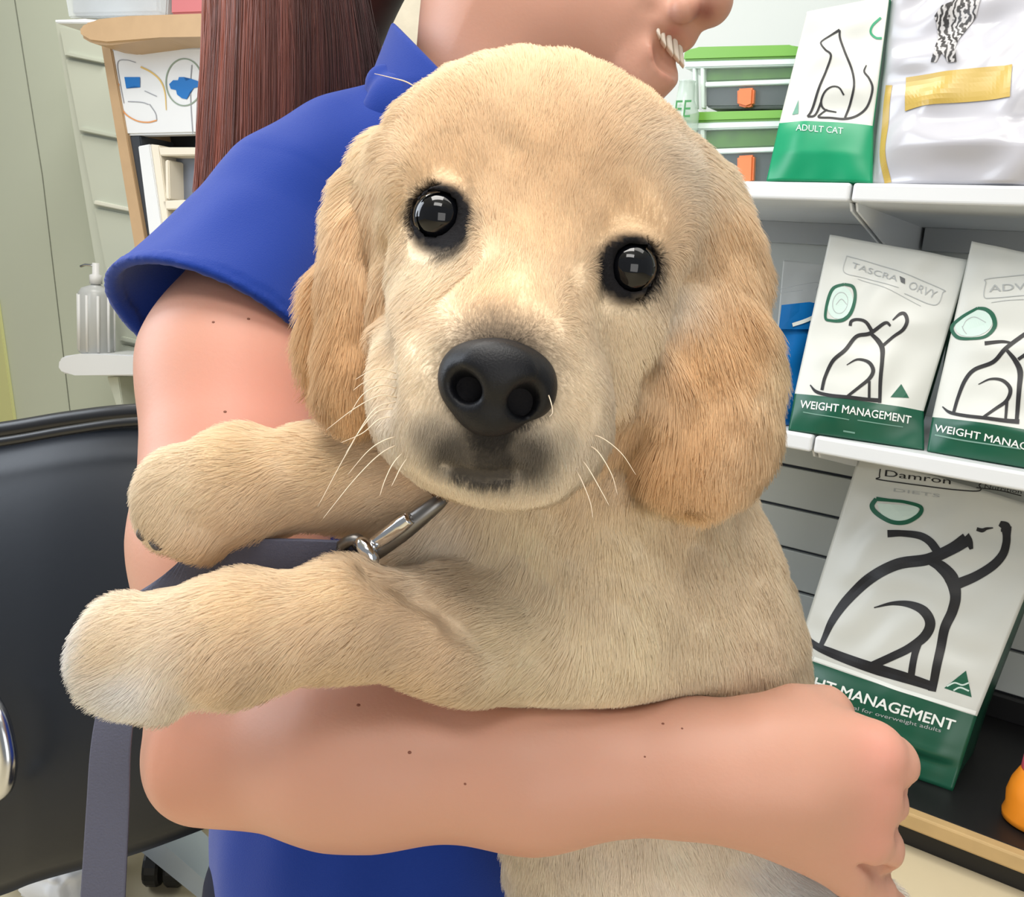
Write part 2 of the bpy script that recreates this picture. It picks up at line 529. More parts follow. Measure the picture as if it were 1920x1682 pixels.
lathe('body', [(r0 * .8, 0), (r0, .006), (r0, 112 / sc_), (r0 * .8, 122 / sc_), (.012, 128 / sc_), (.012, 133 / sc_)], bb, UP, M_bot, bot)
for a in range(10):
    an = a * 2 * math.pi / 10
    off = (LU * math.cos(an) + LN * math.sin(an)) * r0
    tube('rib', [bb + off + UP * .01, bb + off + UP * (110 / sc_)], .004, M_botl, bot, seg=6)
lathe('pump_collar', [(.016, 130 / sc_), (.016, 146 / sc_), (.009, 148 / sc_), (.009, 168 / sc_)], bb, UP, M_botl, bot, seg=16)
tube('spout', [bb + UP * (163 / sc_) + LU * .008, bb + UP * (163 / sc_) - LU * (26 / sc_), bb + UP * (159 / sc_) - LU * (38 / sc_)], .0035, M_chrome, bot, seg=8)

# ================================================================== reception desk
desk = empty('reception_desk', on_plane(300, 700, q2, LN) * [1, 1, 0], 'wooden reception desk with rounded birch top and white front panel behind the red hair', 'desk')
top = prism('desk_top', [(146, 52), (156, 42), (185, 36), (240, 30), (420, 24), (600, 20), (600, 72), (420, 68), (300, 70), (200, 84), (168, 80), (148, 68)], q2, LN, .35, M_wood, desk, bev=.006, seg=3, front=.09)
prism('post', [(187, 74), (205, 74), (284, 520), (420, 1250), (398, 1250), (262, 520)], q2, LN, .3, M_wood, desk, bev=.002, front=.01)
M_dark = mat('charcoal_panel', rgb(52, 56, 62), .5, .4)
M_grey = mat('grey_rack_panel', rgb(120, 126, 138), .5, .3)  # plain grey for the infill panel of the rack
M_cream = mat('cream_frame', rgb(226, 218, 200), .45, .4)
M_navy = mat('navy_file', rgb(22, 34, 64), .5, .4)
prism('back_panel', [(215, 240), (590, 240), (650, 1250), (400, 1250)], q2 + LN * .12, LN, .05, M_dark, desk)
prism('inner_frame', [(222, 256), (262, 254), (300, 520), (283, 520)], q2, LN, .1, M_dark, desk)
rack = empty('display_rack', on_plane(300, 560, q2, LN), 'cream framed rack standing inside the open front of the reception desk', 'rack')
prism('upright', [(258, 274), (280, 270), (312, 492), (330, 620), (304, 620), (288, 500)], q2, LN, .07, M_white, rack, front=.02)
prism('upright', [(281, 270), (298, 272), (326, 500), (340, 620), (331, 620), (313, 495)], q2, LN, .06, M_cream, rack, front=.015)
prism('rail', [(296, 276), (420, 276), (420, 290), (300, 292)], q2, LN, .05, M_cream, rack, front=.015)
prism('rail', [(305, 376), (420, 372), (420, 390), (308, 393)], q2, LN, .05, M_cream, rack, front=.015)
prism('rail', [(309, 300), (316, 300), (318, 374), (310, 374)], q2, LN, .05, M_cream, rack, front=.012)
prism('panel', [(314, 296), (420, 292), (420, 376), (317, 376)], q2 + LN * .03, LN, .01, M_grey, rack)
prism('lower_panel', [(310, 396), (420, 392), (430, 560), (322, 560)], q2 + LN * .03, LN, .01, M_navy, rack)
wp = prism('front_panel', [(200, 70), (560, 62), (565, 246), (224, 254)], q2, LN, .03, M_white, desk, bev=.004, front=.005)
prism('trim_strip', [(203, 92), (560, 86), (560, 89), (203, 95)], q2, LN, .003, mat('panel_groove', rgb(190, 190, 192), .5), wp, bev=0, front=.0065)
# the printed marks on the white panel
M_lb = mat('print_blue', rgb(30, 112, 186), .4, .4)
M_lgrey = mat('print_grey', rgb(150, 152, 158), .5, .3)
M_lor = mat('print_orange', rgb(214, 150, 96), .5, .3)
M_lgold = mat('print_gold', rgb(214, 182, 110), .5, .3)
M_lgreen = mat('print_sage', rgb(140, 156, 140), .5, .3)
def ribs(name, lst, plane_p, n, front, m, parent):
    """flat printed strokes: (pixel points, width px)"""
    V, F = [], []
    for pts, w in lst:
        pp = resample(pts, max(8, 6 * len(pts)))
        t = np.gradient(pp, axis=0); t /= np.linalg.norm(t, axis=1)[:, None] + 1e-9
        nn = np.stack([-t[:, 1], t[:, 0]], 1)
        ww = np.interp(np.linspace(0, 1, len(pp)), np.linspace(0, 1, len(np.atleast_1d(w))), np.atleast_1d(w))
        k = len(V)
        for i in range(len(pp)):
            for s in (-1, 1):
                V.append(on_plane(*(pp[i] + nn[i] * s * ww[i] / 2), plane_p - n * front, n))
        F += [(k + 2 * i, k + 2 * i + 1, k + 2 * i + 3, k + 2 * i + 2) for i in range(len(pp) - 1)]
    o = link_mesh(name, V, F, m, smooth=False)
    adopt(o, parent); return o
zx = lambda *a: [(x / 2.713, y / 2.713) for x, y in a]
ribs('logo_outline', [(zx((630, 525), (612, 430), (598, 320), (640, 305), (690, 318)), 1.6), (zx((650, 516), (720, 520), (756, 532)), 1.6),
                      (zx((735, 462), (770, 478), (797, 490)), 1.6),                       (zx((760, 530), (790, 575), (797, 610)), 1.6)], q2, LN, .0062, M_lgrey, wp)
ribs('logo_line', [(zx((975, 330), (968, 440), (972, 560), (980, 680)), 1.8)], q2, LN, .0062, M_lgrey, wp)
ribs('logo_arc', [(zx((604, 425), (600, 490), (630, 570), (690, 612), (750, 622), (797, 612)), 2.6)], q2, LN, .0064, M_lor, wp)
ribs('logo_curve', [(zx((715, 340), (770, 368), (815, 410), (838, 470), (845, 560)), (3.4, 3, 1.5))], q2, LN, .0064, M_lgold, wp)
ribs('logo_ring', [([(345 + 34 * math.cos(a), 154 + 44 * math.sin(a)) for a in np.linspace(0, 6.283, 15)], 2.4)], q2, LN, .0064, M_lgreen, wp)
def fill(name, px, plane_p, n, front, m, parent):
    bm = bmesh.new(); bm.faces.new([bm.verts.new(on_plane(x, y, plane_p - n * front, n)) for x, y in px])
    bmesh.ops.triangulate(bm, faces=bm.faces)
    o = link_bm(name, bm, m); adopt(o, parent); return o
fill('logo_square', zx((632, 392), (712, 392), (712, 444), (680, 436), (642, 450)), q2, LN, .0066, M_lb, wp)
fill('logo_clover', zx((860, 428), (880, 408), (905, 408), (910, 392), (935, 392), (945, 412), (970, 400), (1000, 410), (1024, 420), (1020, 440), (985, 448), (965, 470), (950, 505), (925, 500), (900, 480), (895, 458), (868, 452)), q2, LN, .0066, M_lb, wp)
# things on the desk top
M_clear = mat('clear_plastic', rgb(222, 228, 230), .12, .5, alpha=.45)
M_greyfill = mat('grey_packets', rgb(150, 154, 160), .5, .4, noise=.35, nscale=22)
M_pink = mat('pink_red_box', rgb(186, 112, 116), .4, .4, noise=.04, nscale=10)
M_lil = mat('lilac_card', rgb(186, 172, 196), .5, .4)
tray = empty('plastic_tray', on_plane(220, 36, q2, LN), 'clear plastic tray of grey packets at the rounded end of the wooden desk top', 'tray')
prism('tray_wall', [(112, -60), (318, -60), (312, 31), (128, 33)], q2 + LN * .04, LN, .12, M_clear, tray, bev=.003)
prism('packets', [(132, -30), (296, -40), (298, 25), (134, 29)], q2 + LN * .055, LN, .06, M_greyfill, tray, bev=.006)
lg = prism('ledge', [(101, 37), (160, 35), (190, 38), (190, 44), (104, 43)], q2 - LN * .0, LN, .2, M_white, desk, bev=.002, front=.05)
tag(prism('red_box', [(320, -60), (384, -60), (385, 24), (320, 26)], q2 + LN * .04, LN, .1, M_pink, bev=.003), 'pinkish red box standing on the desk top right beside the clear tray', 'box')
tag(prism('lilac_card', [(390, -60), (470, -60), (470, 22), (391, 24)], q2 + LN * .05, LN, .09, M_lil, bev=.002), 'pale lilac box on the desk top between the red box and the hair', 'box')

# ================================================================== shelving
DEP = .44
unit_e = empty('shelving_unit', S(0, .2, 0), 'white retail shelving unit with slatted back and black base holding the pet food', 'shelving')
def sboard(name, u0, u1, w0, w1, z0, z1, m, bev=.003, seg=2):
    return box_obj(name, S((u0 + u1) / 2, (w0 + w1) / 2, (z0 + z1) / 2), SAX, ((u1 - u0) / 2, (w1 - w0) / 2, (z1 - z0) / 2), m, unit_e, bev, seg)
JU = -.279
M_rail = mat('grey_rail', rgb(168, 172, 174), .45, .4)
M_shelf = mat('white_shelf_steel', rgb(216, 219, 221), .35, .5)
for z1 in (.893, .552):
    for (u0, u1) in ((-.8, JU - .0015), (JU + .0015, .68)):
        sh = sboard('shelf', u0, u1, 0, DEP, z1 - .024, z1, M_shelf, .004, 3)
        # folded steel lip and channel under the front edge
        ue = u1 - .004 if u1 < 0 else u0 + .001
        V = [S(ue + a, w, z) for a in (0, .003) for (w, z) in ((.02, z1 - .024), (DEP, z1 - .024), (DEP, z1 - .105), (DEP - .05, z1 - .105), (.03, z1 - .034))]
        adopt(link_mesh('bracket', V, [(0, 1, 2, 3, 4), (9, 8, 7, 6, 5)] + [(i, (i + 1) % 5, 5 + (i + 1) % 5, 5 + i) for i in range(5)], M_shelf, smooth=False), unit_e)
        if z1 > .8: sboard('rear_rail', u0 + .01, u1 - .01, DEP - .03, DEP, z1 - .062, z1 - .024, M_rail, .001)
base_z = .058
sboard('base_board', -.8, .68, .018, DEP, base_z - .02, base_z, M_black, .002)
sboard('edge_strip', -.8, .68, -.002, .018, .036, base_z + .001, mat('birch_strip', rgb(190, 160, 112), .5, .4, noise=.12, nscale=30), .003)
sboard('kickboard', -.8, .68, .02, .05, 0.0, .037, M_blackp, .001)
# slatted back: boards with dark gaps
M_slat = mat('white_slat', rgb(194, 199, 196), .4, .4)
M_gap = mat('slat_gap', rgb(70, 72, 76), .7, .2)
sboard('back_backing', -.82, .7, DEP + .012, DEP + .03, .0, 2.2, M_gap, 0.0)
zz = .10; k = 0
while zz < .44:
    hh = .0745
    sboard('back_slat', -.8, .7, DEP, DEP + .012, zz, zz + hh, M_slat, .002)
    zz += .08
sboard('back_panel', -.8, .7, DEP, DEP + .012, zz, 2.2, M_slat, .002)
sboard('base_back', -.8, .68, DEP - .02, DEP - .002, base_z, .098, M_black, .001)
# ================================================================== pouches of pet food
M_bagw = mat('white_pouch_film', rgb(204, 206, 200), .38, .5, noise=.015, nscale=8)
M_bagg = mat('dark_green_film', rgb(22, 82, 60), .32, .5, noise=.06, nscale=14)
M_bagj = mat('jade_green_film', rgb(10, 146, 100), .35, .5, noise=.05, nscale=10)
M_bags = mat('silver_white_film', rgb(188, 188, 195), .22, .6, noise=.02, nscale=6)
M_ink = mat('black_ink', rgb(30, 30, 32), .45, .4)
M_inkw = mat('white_ink', rgb(232, 236, 232), .45, .4)
M_inkg = mat('green_ink', rgb(16, 88, 64), .45, .4)
M_inkl = mat('pale_grey_ink', rgb(168, 172, 172), .5, .3)
M_mint = mat('mint_ink', rgb(200, 220, 212), .5, .3)
M_gold = mat('gold_ink', rgb(186, 158, 78), .35, .5, noise=.08, nscale=12)
BFONT = bpy.data.fonts.load('<builtin>') if '<builtin>' not in [f.filepath for f in bpy.data.fonts] else bpy.data.fonts[0]

class Pouch:
    def __init__(s, label, cat, px, z, depth, lean, mats, group, band=None, puff=.02, wr=.0012, seed=1, name='pet_food_bag', crease=0.0, minw=None):
        """px: BL, BR, TR, TL pixels; band: (left, right) pixels of the colour change"""
        BL, BR = on_z(*px[0], z), on_z(*px[1], z)
        s.O = BL; s.ex = unit(BR - BL); nin = unit(np.cross([0, 0, 1.0], s.ex))
        s.ey = UP * math.cos(lean) + nin * math.sin(lean); s.n = np.cross(s.ex, s.ey)     # toward the viewer
        s.nin = nin
        bl, br, tr, tl = [s.to2(*q) for q in px]
        if band is not None: gl, gr = s.to2(*band[0]), s.to2(*band[1])
        else: gl, gr = bl + (tl - bl) * .3, br + (tr - br) * .3
        s.L = np.array([bl, gl, tl]); s.R = np.array([br, gr, tr]); s.H = (tl[1] + tr[1]) / 2
        s.puff, s.wr, s.seed, s.depth, s.crease = puff, wr, seed, depth, crease
        s.root = empty(name, (BL + BR) / 2 + nin * depth / 2, label, cat, group)
        NT, NF = 72, 60
        V = []; F = []; mi = []
        NS, NB = 5, 8
        ring = NF + NS + NB + NS
        tb = 22
        for r in range(NT + 1):
            if r <= tb: f = r / tb; l = bl + (gl - bl) * f; rr = br + (gr - br) * f
            else: f = (r - tb) / (NT - tb); l = gl + (tl - gl) * f; rr = gr + (tr - gr) * f
            t = np.clip(((l + rr) / 2)[1] / s.H, 0, 1)
            th = depth * (1 - t) ** .42 * (.9 + .1 * min(1, t * 8)) + .003
            back_shift = -(s.n * th)
            for i in range(NF):
                q = l + (rr - l) * i / (NF - 1); V.append(s.surf(q[0], q[1]))
            for i in range(NS):
                a = (i + 1) / (NS + 1); e = V[-1 - i] if i == 0 else e
                V.append(s.pl(rr) + back_shift * a - s.ex * .07 * th * math.sin(math.pi * a) * (.2 + t))
            for i in range(NB):
                q = rr + (l - rr) * i / (NB - 1); V.append(s.pl(q) + back_shift - s.n * .4 * s.bulge(q[0], q[1]))
            for i in range(NS):
                a = 1 - (i + 1) / (NS + 1)
                V.append(s.pl(l) + back_shift * a + s.ex * .07 * th * math.sin(math.pi * a) * (.2 + t))
        for r in range(NT):
            for i in range(ring):
                j = (i + 1) % ring
                F.append((r * ring + i, r * ring + j, (r + 1) * ring + j, (r + 1) * ring + i))
                side = NF <= i < NF + NS or i >= NF + NS + NB or i == NF - 1
                mi.append(1 if r < tb else (2 if side else 0))
        F.append(tuple(range(ring - 1, -1, -1))); mi.append(1)
        F.append(tuple(NT * ring + i for i in range(ring))); mi.append(0)
        s.body = link_mesh('pouch', V, F, smooth=True, mats=mats, midx=mi)
        adopt(s.body, s.root)
    def to2(s, x, y):
        q = on_plane(x, y, s.O, s.n) - s.O
        return np.array([q @ s.ex, q @ s.ey])
    def pl(s, q): return s.O + s.ex * q[0] + s.ey * q[1]
    def st(s, x, y):
        xl = np.interp(y, s.L[:, 1], s.L[:, 0]); xr = np.interp(y, s.R[:, 1], s.R[:, 0])
        return (x - xl) / max(1e-6, xr - xl) * 2 - 1, y / s.H
    def bulge(s, x, y):
        a, t = s.st(x, y); a = min(1, abs(a)); t = min(1, max(0, t))
        return s.puff * (1 - a ** 2.6) * min(1, (t * 5 + .25)) * (1 - t) ** .8
    def surf(s, x, y, off=0.0):
        b = s.bulge(x, y)
        a, t = s.st(x, y); e = max(0, 1 - abs(a) ** 6)
        if s.wr:
            k = 2 * math.pi / .07; sd = s.seed
            q1 = math.sin(k * (x * .33 + y * .21) + sd); q2_ = math.sin(k * .47 * (x * -.5 + y * .9) + sd * 2.3)
            b += e * s.wr * (1.4 * math.sin(k * .5 * (x * .8 + y * .6) + sd + 2.2 * q2_) + .8 * math.sin(k * 1.1 * (x * -.5 + y * .9) + sd * 2.3 + 2.6 * q1))
        if s.crease: b += e * s.crease * (math.exp(-((t - .05 - .03 * a) / .018) ** 2) * -1 + .6 * math.exp(-((t - .11 + .02 * a) / .02) ** 2))
        return s.O + s.ex * x + s.ey * y + s.n * (b + off)
    def at(s, x, y, off): return s.surf(*s.to2(x, y), off)
    def strokes(s, name, lst, m, off=.0007):
        V, F = [], []
        for pts, w in lst:
            pp = resample(pts, max(10, 9 * len(pts)))
            t = np.gradient(pp, axis=0); t /= np.linalg.norm(t, axis=1)[:, None] + 1e-9
            nn = np.stack([-t[:, 1], t[:, 0]], 1)
            ww = np.interp(np.linspace(0, 1, len(pp)), np.linspace(0, 1, len(np.atleast_1d(w))), np.atleast_1d(w))
            k = len(V)
            for i in range(len(pp)):
                for c in (-.5, 0, .5): V.append(s.at(*(pp[i] + nn[i] * c * ww[i]), off))
            for i in range(len(pp) - 1):
                for c in (0, 1): F.append((k + 3 * i + c, k + 3 * i + c + 1, k + 3 * i + c + 4, k + 3 * i + c + 3))
        o = link_mesh(name, V, F, m, smooth=False); adopt(o, s.root); return o
    def fill(s, name, polys, m, off=.0007, cuts=2):
        bm = bmesh.new()
        for px in polys:
            bm.faces.new([bm.verts.new((x, y, 0)) for x, y in px])
        bmesh.ops.triangulate(bm, faces=bm.faces)
        bmesh.ops.subdivide_edges(bm, edges=bm.edges, cuts=cuts, use_grid_fill=True)
        bmesh.ops.triangulate(bm, faces=bm.faces)
        for v in bm.verts: v.co = Vector(s.at(v.co.x, v.co.y, off))
        o = link_bm(name, bm, m); adopt(o, s.root); return o
    def text(s, name, body, a, b, hgt, m, off=.0009, bold=.0, shear=0.0):
        """text from pixel a (baseline start) to b (baseline end); hgt = cap height in px"""
        V0, F0 = text_geo(body, 0)
        V, F = V0, list(F0)
        if bold:
            for sx_, sy_ in ((bold, 0), (-bold, 0), (0, bold), (0, -bold)):
                F += [tuple(i + len(V) for i in f) for f in F0]; V = np.vstack([V, V0 + [sx_, sy_, 0]])
        x0, x1 = V[:, 0].min(), V[:, 0].max(); ch = .69
        a = np.array(a, float); b = np.array(b, float); dx = b - a
        up = np.array([dx[1], -dx[0]]); up /= np.linalg.norm(up); up = up + shear * dx / np.linalg.norm(dx)
        pts = [a + dx * (v[0] - x0) / (x1 - x0) + up * hgt * v[1] / ch for v in V]
        o = link_mesh(name, [s.at(p[0], p[1], off) for p in pts], F, m, smooth=False)
        adopt(o, s.root); return o
def text_geo(body, bold=0.0):
    cu = bpy.data.curves.new('txt', 'FONT'); cu.body = body; cu.offset = bold; cu.resolution_u = 3
    ob = bpy.data.objects.new('txt', cu); COL.objects.link(ob)
    dg = bpy.context.evaluated_depsgraph_get(); dg.update()
    me = bpy.data.meshes.new_from_object(ob.evaluated_get(dg))
    V = np.array([v.co[:] for v in me.vertices]); F = [tuple(p.vertices) for p in me.polygons]
    bpy.data.objects.remove(ob); bpy.data.curves.remove(cu); bpy.data.meshes.remove(me)
    return V, F
def zb(x0, y0, sc, *pts): return [(x0 + x / sc, y0 + y / sc) for x, y in pts]
def ring(cx, cy, rx, ry, rot=0, n=18, sq=2.0):
    p = oval(cx, cy, rx, ry, n, rot, sq); return p + [p[0]]

# ---- large bag on the base -------------------------------------------------
big = Pouch('large white and green bag with a dog outline standing on the black base board', 'pet food bag',
            [(1452, 1362), (1786, 1484), (1985, 962), (1612, 850)], base_z, .15, math.radians(17), [M_bagw, M_bagg, M_bagg], 'outlined dog food bags',
            band=((1492, 1228), (1832, 1343)), puff=.022, seed=2, crease=.006)
Zb = lambda *p: zb(1400, 1000, 2.465, *p)
big.strokes('printed_dog', [
    (Zb((350, 520), (400, 410), (470, 310), (570, 215), (700, 145), (840, 122), (950, 75), (1020, 30)), (9, 15, 19, 21, 22, 21, 22, 26)),
    (Zb((1010, 20), (1030, 40), (1042, 76)), (22, 14, 7)),
    (Zb((655, 4), (720, 2), (800, 12), (850, 40), (885, 85)), (14, 12, 14, 15, 16)),
    (Zb((850, 130), (900, 155), (950, 210), (970, 290), (955, 360), (920, 440), (900, 540), (880, 640), (862, 728)), (14, 22, 26, 20, 19, 18, 17, 16, 15)),
    (Zb((980, 235), (1060, 200), (1140, 150), (1185, 100), (1200, 50), (1202, 10), (1200, -30)), (20, 18, 17, 16, 15, 15, 20)),
    (Zb((1200, -10), (1195, -32), (1170, -45)), (20, 18, 10)),
    (Zb((1065, -18), (1090, -12), (1110, -20), (1140, -24)), (7, 8, 5, 2)),
    (Zb((596, 345), (680, 325), (760, 330), (825, 360), (855, 415), (830, 475), (760, 530), (680, 570), (590, 610)), (2, 7, 13, 18, 19, 18, 16, 15, 14)),
    (Zb((268, 460), (320, 515), (400, 552), (500, 590), (620, 630), (740, 665), (860, 705)), (3, 13, 17, 19, 21, 20, 17)),
    (Zb((800, 500), (785, 560), (768, 660)), (16, 13, 13)),
], M_ink)
big.strokes('band_edge', [(Zb((318, 578), (500, 640), (700, 714), (900, 778), (1060, 830)), 7)], M_inkw, .0006)
big.text('lettering', 'WEIGHT MANAGEMENT', (1448, 1262), (1789, 1369), 19, M_inkw, bold=.018)
big.text('small_lettering', 'Natural for overweight adults', (1565, 1318), (1766, 1372), 7, M_inkl)
big.fill('triangle_badge', [Zb((1018, 634), (1042, 757), (918, 714))], M_inkg)
big.strokes('badge_mark', [(Zb((930, 706), (965, 690), (1000, 700), (1030, 690)), 3), (Zb((960, 725), (990, 712), (1030, 728)), 3)], M_mint, .0011)
Zm = lambda *p: zb(1400, 600, 3.688, *p)
big.fill('badge_fill', [Zm((905, 1270), (1190, 1290), (1190, 1350), (1130, 1395), (1040, 1400), (940, 1360))], M_mint, .0006)
big.strokes('oval_badge', [(Zm((900, 1240), (870, 1290), (910, 1345), (1010, 1400), (1110, 1400), (1195, 1350), (1205, 1295), (1100, 1262), (990, 1250), (900, 1240)), (8, 9, 9, 8, 8, 8, 7, 6, 6, 8))], M_inkg, .0009)
big.strokes('name_plate', [(Zm((925, 1030), (920, 1085), (950, 1110), (1560, 1185), (1610, 1140), (1640, 1120)), 2.2), (Zm((1590, 1160), (1750, 1180), (1900, 1215)), 2)], M_ink, .0008)
big.text('plate_lettering', 'Damron', (1659, 893), (1782, 908), 12, M_ink)
big.text('plate_small_lettering', 'DIETS', (1676, 922), (1762, 933), 6, M_inkl)
big.text('plate_right_lettering', 'Nutrition', (1846, 916), (1915, 926), 8, M_ink)

# ---- two smaller dog bags on the middle shelf ------------------------------
Za = lambda *p: zb(1430, 430, 3.912, *p)
bA = Pouch('white and green dog outline bag on the middle shelf, right beside the blue bag', 'pet food bag',
           [(1478, 806), (1733, 844), (1818, 488), (1556, 440)], .553, .10, math.radians(15), [M_bagw, M_bagg, M_bagg], 'outlined dog food bags',
           band=((1490, 738), (1732, 771)), puff=.02, seed=4)
dogA = lambda Z: [
    (Z((440, 1190), (465, 1090), (520, 980), (610, 900), (690, 800), (790, 775), (900, 700), (940, 722)), (6, 6.5, 7, 7.5, 7, 7, 6, 4)),
    (Z((645, 720), (655, 685), (700, 675), (760, 695), (805, 760)), (6, 6, 5.5, 6, 7)),
    (Z((795, 775), (850, 830), (880, 890), (880, 980), (868, 1120), (862, 1285)), (6, 9, 9.5, 7.5, 7, 6)),
    (Z((885, 865), (960, 800), (1030, 750), (1060, 690), (1045, 635), (1010, 632), (955, 680)), (6, 5.5, 6.5, 7, 7, 6, 2.5)),
    (Z((622, 1010), (700, 970), (780, 990), (815, 1050), (790, 1110), (720, 1170), (630, 1240)), (1.5, 4, 6.5, 7.5, 7, 6, 5)),
    (Z((352, 1148), (400, 1200), (500, 1230), (640, 1248), (760, 1262), (872, 1268)), (2, 6, 6.5, 6.5, 7, 8)),
    (Z((788, 1130), (786, 1260)), (5, 5)), ]
bA.strokes('printed_dog', dogA(Za), M_ink)
bA.fill('badge_fill', [oval(1430 + 570 / 3.912, 430 + 545 / 3.912, 24, 31, 18, 12)], M_mint, .0006)
bA.strokes('oval_badge', [(Za((600, 410), (520, 440), (480, 530), (462, 650), (500, 675), (590, 675), (650, 620), (680, 510), (665, 430), (600, 410)), (5, 6.5, 6, 5, 5, 6.5, 7, 6, 6, 5))], M_inkg, .0009)
bA.strokes('badge_mark', [(ring(1576, 570, 14, 20, 12), 1.2), (Za((540, 560), (580, 520), (620, 560)), 1.2)], M_inkl, .0009)
bA.strokes('name_plate', [(Za((615, 195), (600, 320), (760, 365), (1000, 440)), .9), (Za((615, 195), (960, 300), (1310, 440), (1320, 470), (1260, 560), (1040, 480)), 1.3),
                          (Za((700, 370), (900, 440), (1160, 570)), .8)], M_inkl, .0008)
bA.text('plate_lettering', 'TASCRA', (1430 + 650 / 3.912, 430 + 285 / 3.912), (1430 + 985 / 3.912, 430 + 395 / 3.912), 11, M_inkl)
bA.text('plate_right_lettering', 'ORVY', (1430 + 1065 / 3.912, 430 + 440 / 3.912), (1430 + 1260 / 3.912, 430 + 515 / 3.912), 15, M_inkl, shear=.1)
bA.fill('plate_mark', [Za((1005, 352), (1045, 372), (1045, 412), (1015, 398))], mat('grey_ink', rgb(96, 98, 100), .5, .3), .0009)
bA.fill('triangle_badge', [Za((1018, 1145), (1075, 1246), (940, 1242))], M_inkg)
bA.text('lettering', 'WEIGHT MANAGEMENT', (1430 + 275 / 3.912, 430 + 1312 / 3.912), (1430 + 1085 / 3.912, 430 + 1432 / 3.912), 14, M_inkw, bold=.012)
bA.strokes('small_lettering', [(Za((300, 1345), (420, 1370), (640, 1408)), 1.8), (Za((700, 1410), (900, 1440), (1030, 1455)), 1.8), (Za((595, 1486), (680, 1500)), 3)], mat('faded_green_ink', rgb(110, 150, 134), .5, .3))

bB = Pouch('white and green dog outline bag on the middle shelf, second from the blue bag', 'pet food bag',
           [(1738, 846), (2012, 893), (2080, 505), (1822, 452)], .553, .10, math.radians(14), [M_bagw, M_bagg, M_bagg], 'outlined dog food bags',
           band=((1748, 782), (2012, 822)), puff=.02, seed=9)
Zs = lambda *p: [(x + (1768 - 1520), y + (768 - 725)) for x, y in Za(*p)]
bB.strokes('printed_dog', [
    (Za((1408, 1350), (1440, 1240), (1490, 1120), (1560, 1040), (1700, 985), (1790, 890), (1900, 800), (1990, 740)), (6, 6.5, 7.5, 7.5, 7.5, 8, 8, 7)),
    (Za((1635, 850), (1760, 838), (1840, 850)), (8, 6, 4)),
    (Za((1800, 905), (1860, 980), (1895, 1060), (1890, 1180), (1880, 1300), (1870, 1430)), (6, 9, 11, 9, 8, 7)),
    (Za((1880, 970), (1980, 900), (2060, 830)), (6, 7, 7)),
    (Za((1590, 1150), (1680, 1112), (1770, 1125), (1825, 1190), (1800, 1270), (1720, 1330), (1630, 1395)), (1.5, 4, 6.5, 7.5, 7, 6, 5)),
    (Za((1322, 1305), (1380, 1350), (1500, 1380), (1640, 1400), (1780, 1418), (1890, 1425)), (2, 6, 6.5, 6.5, 7.5, 9)),
    (Za((1800, 1280), (1792, 1405)), (6, 5))], M_ink)
bB.fill('badge_fill', [oval(1430 + 1550 / 3.912, 430 + 697 / 3.912, 36, 25, 18, -12)], M_mint, .0006)
bB.strokes('oval_badge', [(Za((1580, 585), (1460, 650), (1388, 720), (1430, 795), (1530, 812), (1640, 795), (1705, 720), (1690, 640), (1640, 595), (1580, 585)), (5, 6, 7, 7, 5, 6, 8, 9, 7, 5))], M_inkg, .0009)
bB.strokes('badge_mark', [(Za((1470, 720), (1500, 670), (1560, 650), (1640, 690)), 1.3), (Za((1465, 715), (1480, 750), (1500, 775)), 1.6)], M_inkl, .0009)
bB.strokes('name_plate', [(Za((2000, 330), (1660, 368), (1640, 400), (1628, 500), (1700, 510), (2000, 488)), 1.4), (Za((1680, 545), (1800, 530), (2000, 522)), 1)], M_inkl, .0008)
bB.text('plate_lettering', 'ADVICE', (1430 + 1665 / 3.912, 430 + 465 / 3.912), (1430 + 2120 / 3.912, 430 + 440 / 3.912), 13, M_inkl)
bB.text('lettering', 'WEIGHT MANAGEMENT', (1430 + 1258 / 3.912, 430 + 1482 / 3.912), (2000, 862), 13, M_inkw, bold=.012)
bB.strokes('small_lettering', [(Za((1265, 1510), (1500, 1560), (1900, 1620)), 2.6)], mat('faded_green_print', rgb(120, 156, 142), .5, .3))

# ---- blue bag and pale bag behind ------------------------------------------
M_blue = mat('bright_blue_film', rgb(16, 104, 176), .25, .6, noise=.05, nscale=12)
bl_ = Pouch('bright blue bag with a folded top between the puppy ear and the dog food bags', 'pet food bag',
            [(1400, 799), (1492, 803), (1526, 618), (1440, 615)], .553, .07, math.radians(8), [M_blue, M_blue, M_blue], None, puff=.015, seed=5)
bl_.fill('folded_top', [[(1440, 618), (1524, 618), (1530, 572), (1500, 566), (1445, 572)]], M_blue, .006)
bl_.strokes('silver_clip', [([(1466, 610), (1490, 602), (1512, 592)], 7)], M_inkw, .008)
M_pale = mat('pale_pouch_film', rgb(214, 217, 214), .4, .4)
pal = Pouch('pale plain bag standing behind the blue bag on the middle shelf', 'pet food bag',
            [(1395, 770), (1560, 790), (1590, 497), (1420, 480)], .553, .06, math.radians(6), [M_pale, M_pale, M_pale], None, puff=.012, seed=6)
for o_, dv in ((pal.root, .12), (bl_.root, .035)):
    o_.location = Vector(o_.location) + Vector(HN * dv)
pal.strokes('faint_box', [([(1452, 545), (1530, 530), (1530, 545)], 1), ([(1452, 552), (1505, 545)], 1)], M_inkl)

gb = Pouch('dark green bag in the gap behind the two dog outline bags', 'pet food bag',
           [(1690, 830), (1800, 848), (1812, 560), (1730, 552)], .553, .05, math.radians(6), [M_bagg, M_bagg, M_bagg], None, puff=.01, seed=8)
gb.root.location = Vector(gb.root.location) + Vector(HN * .15 + HU * .012)
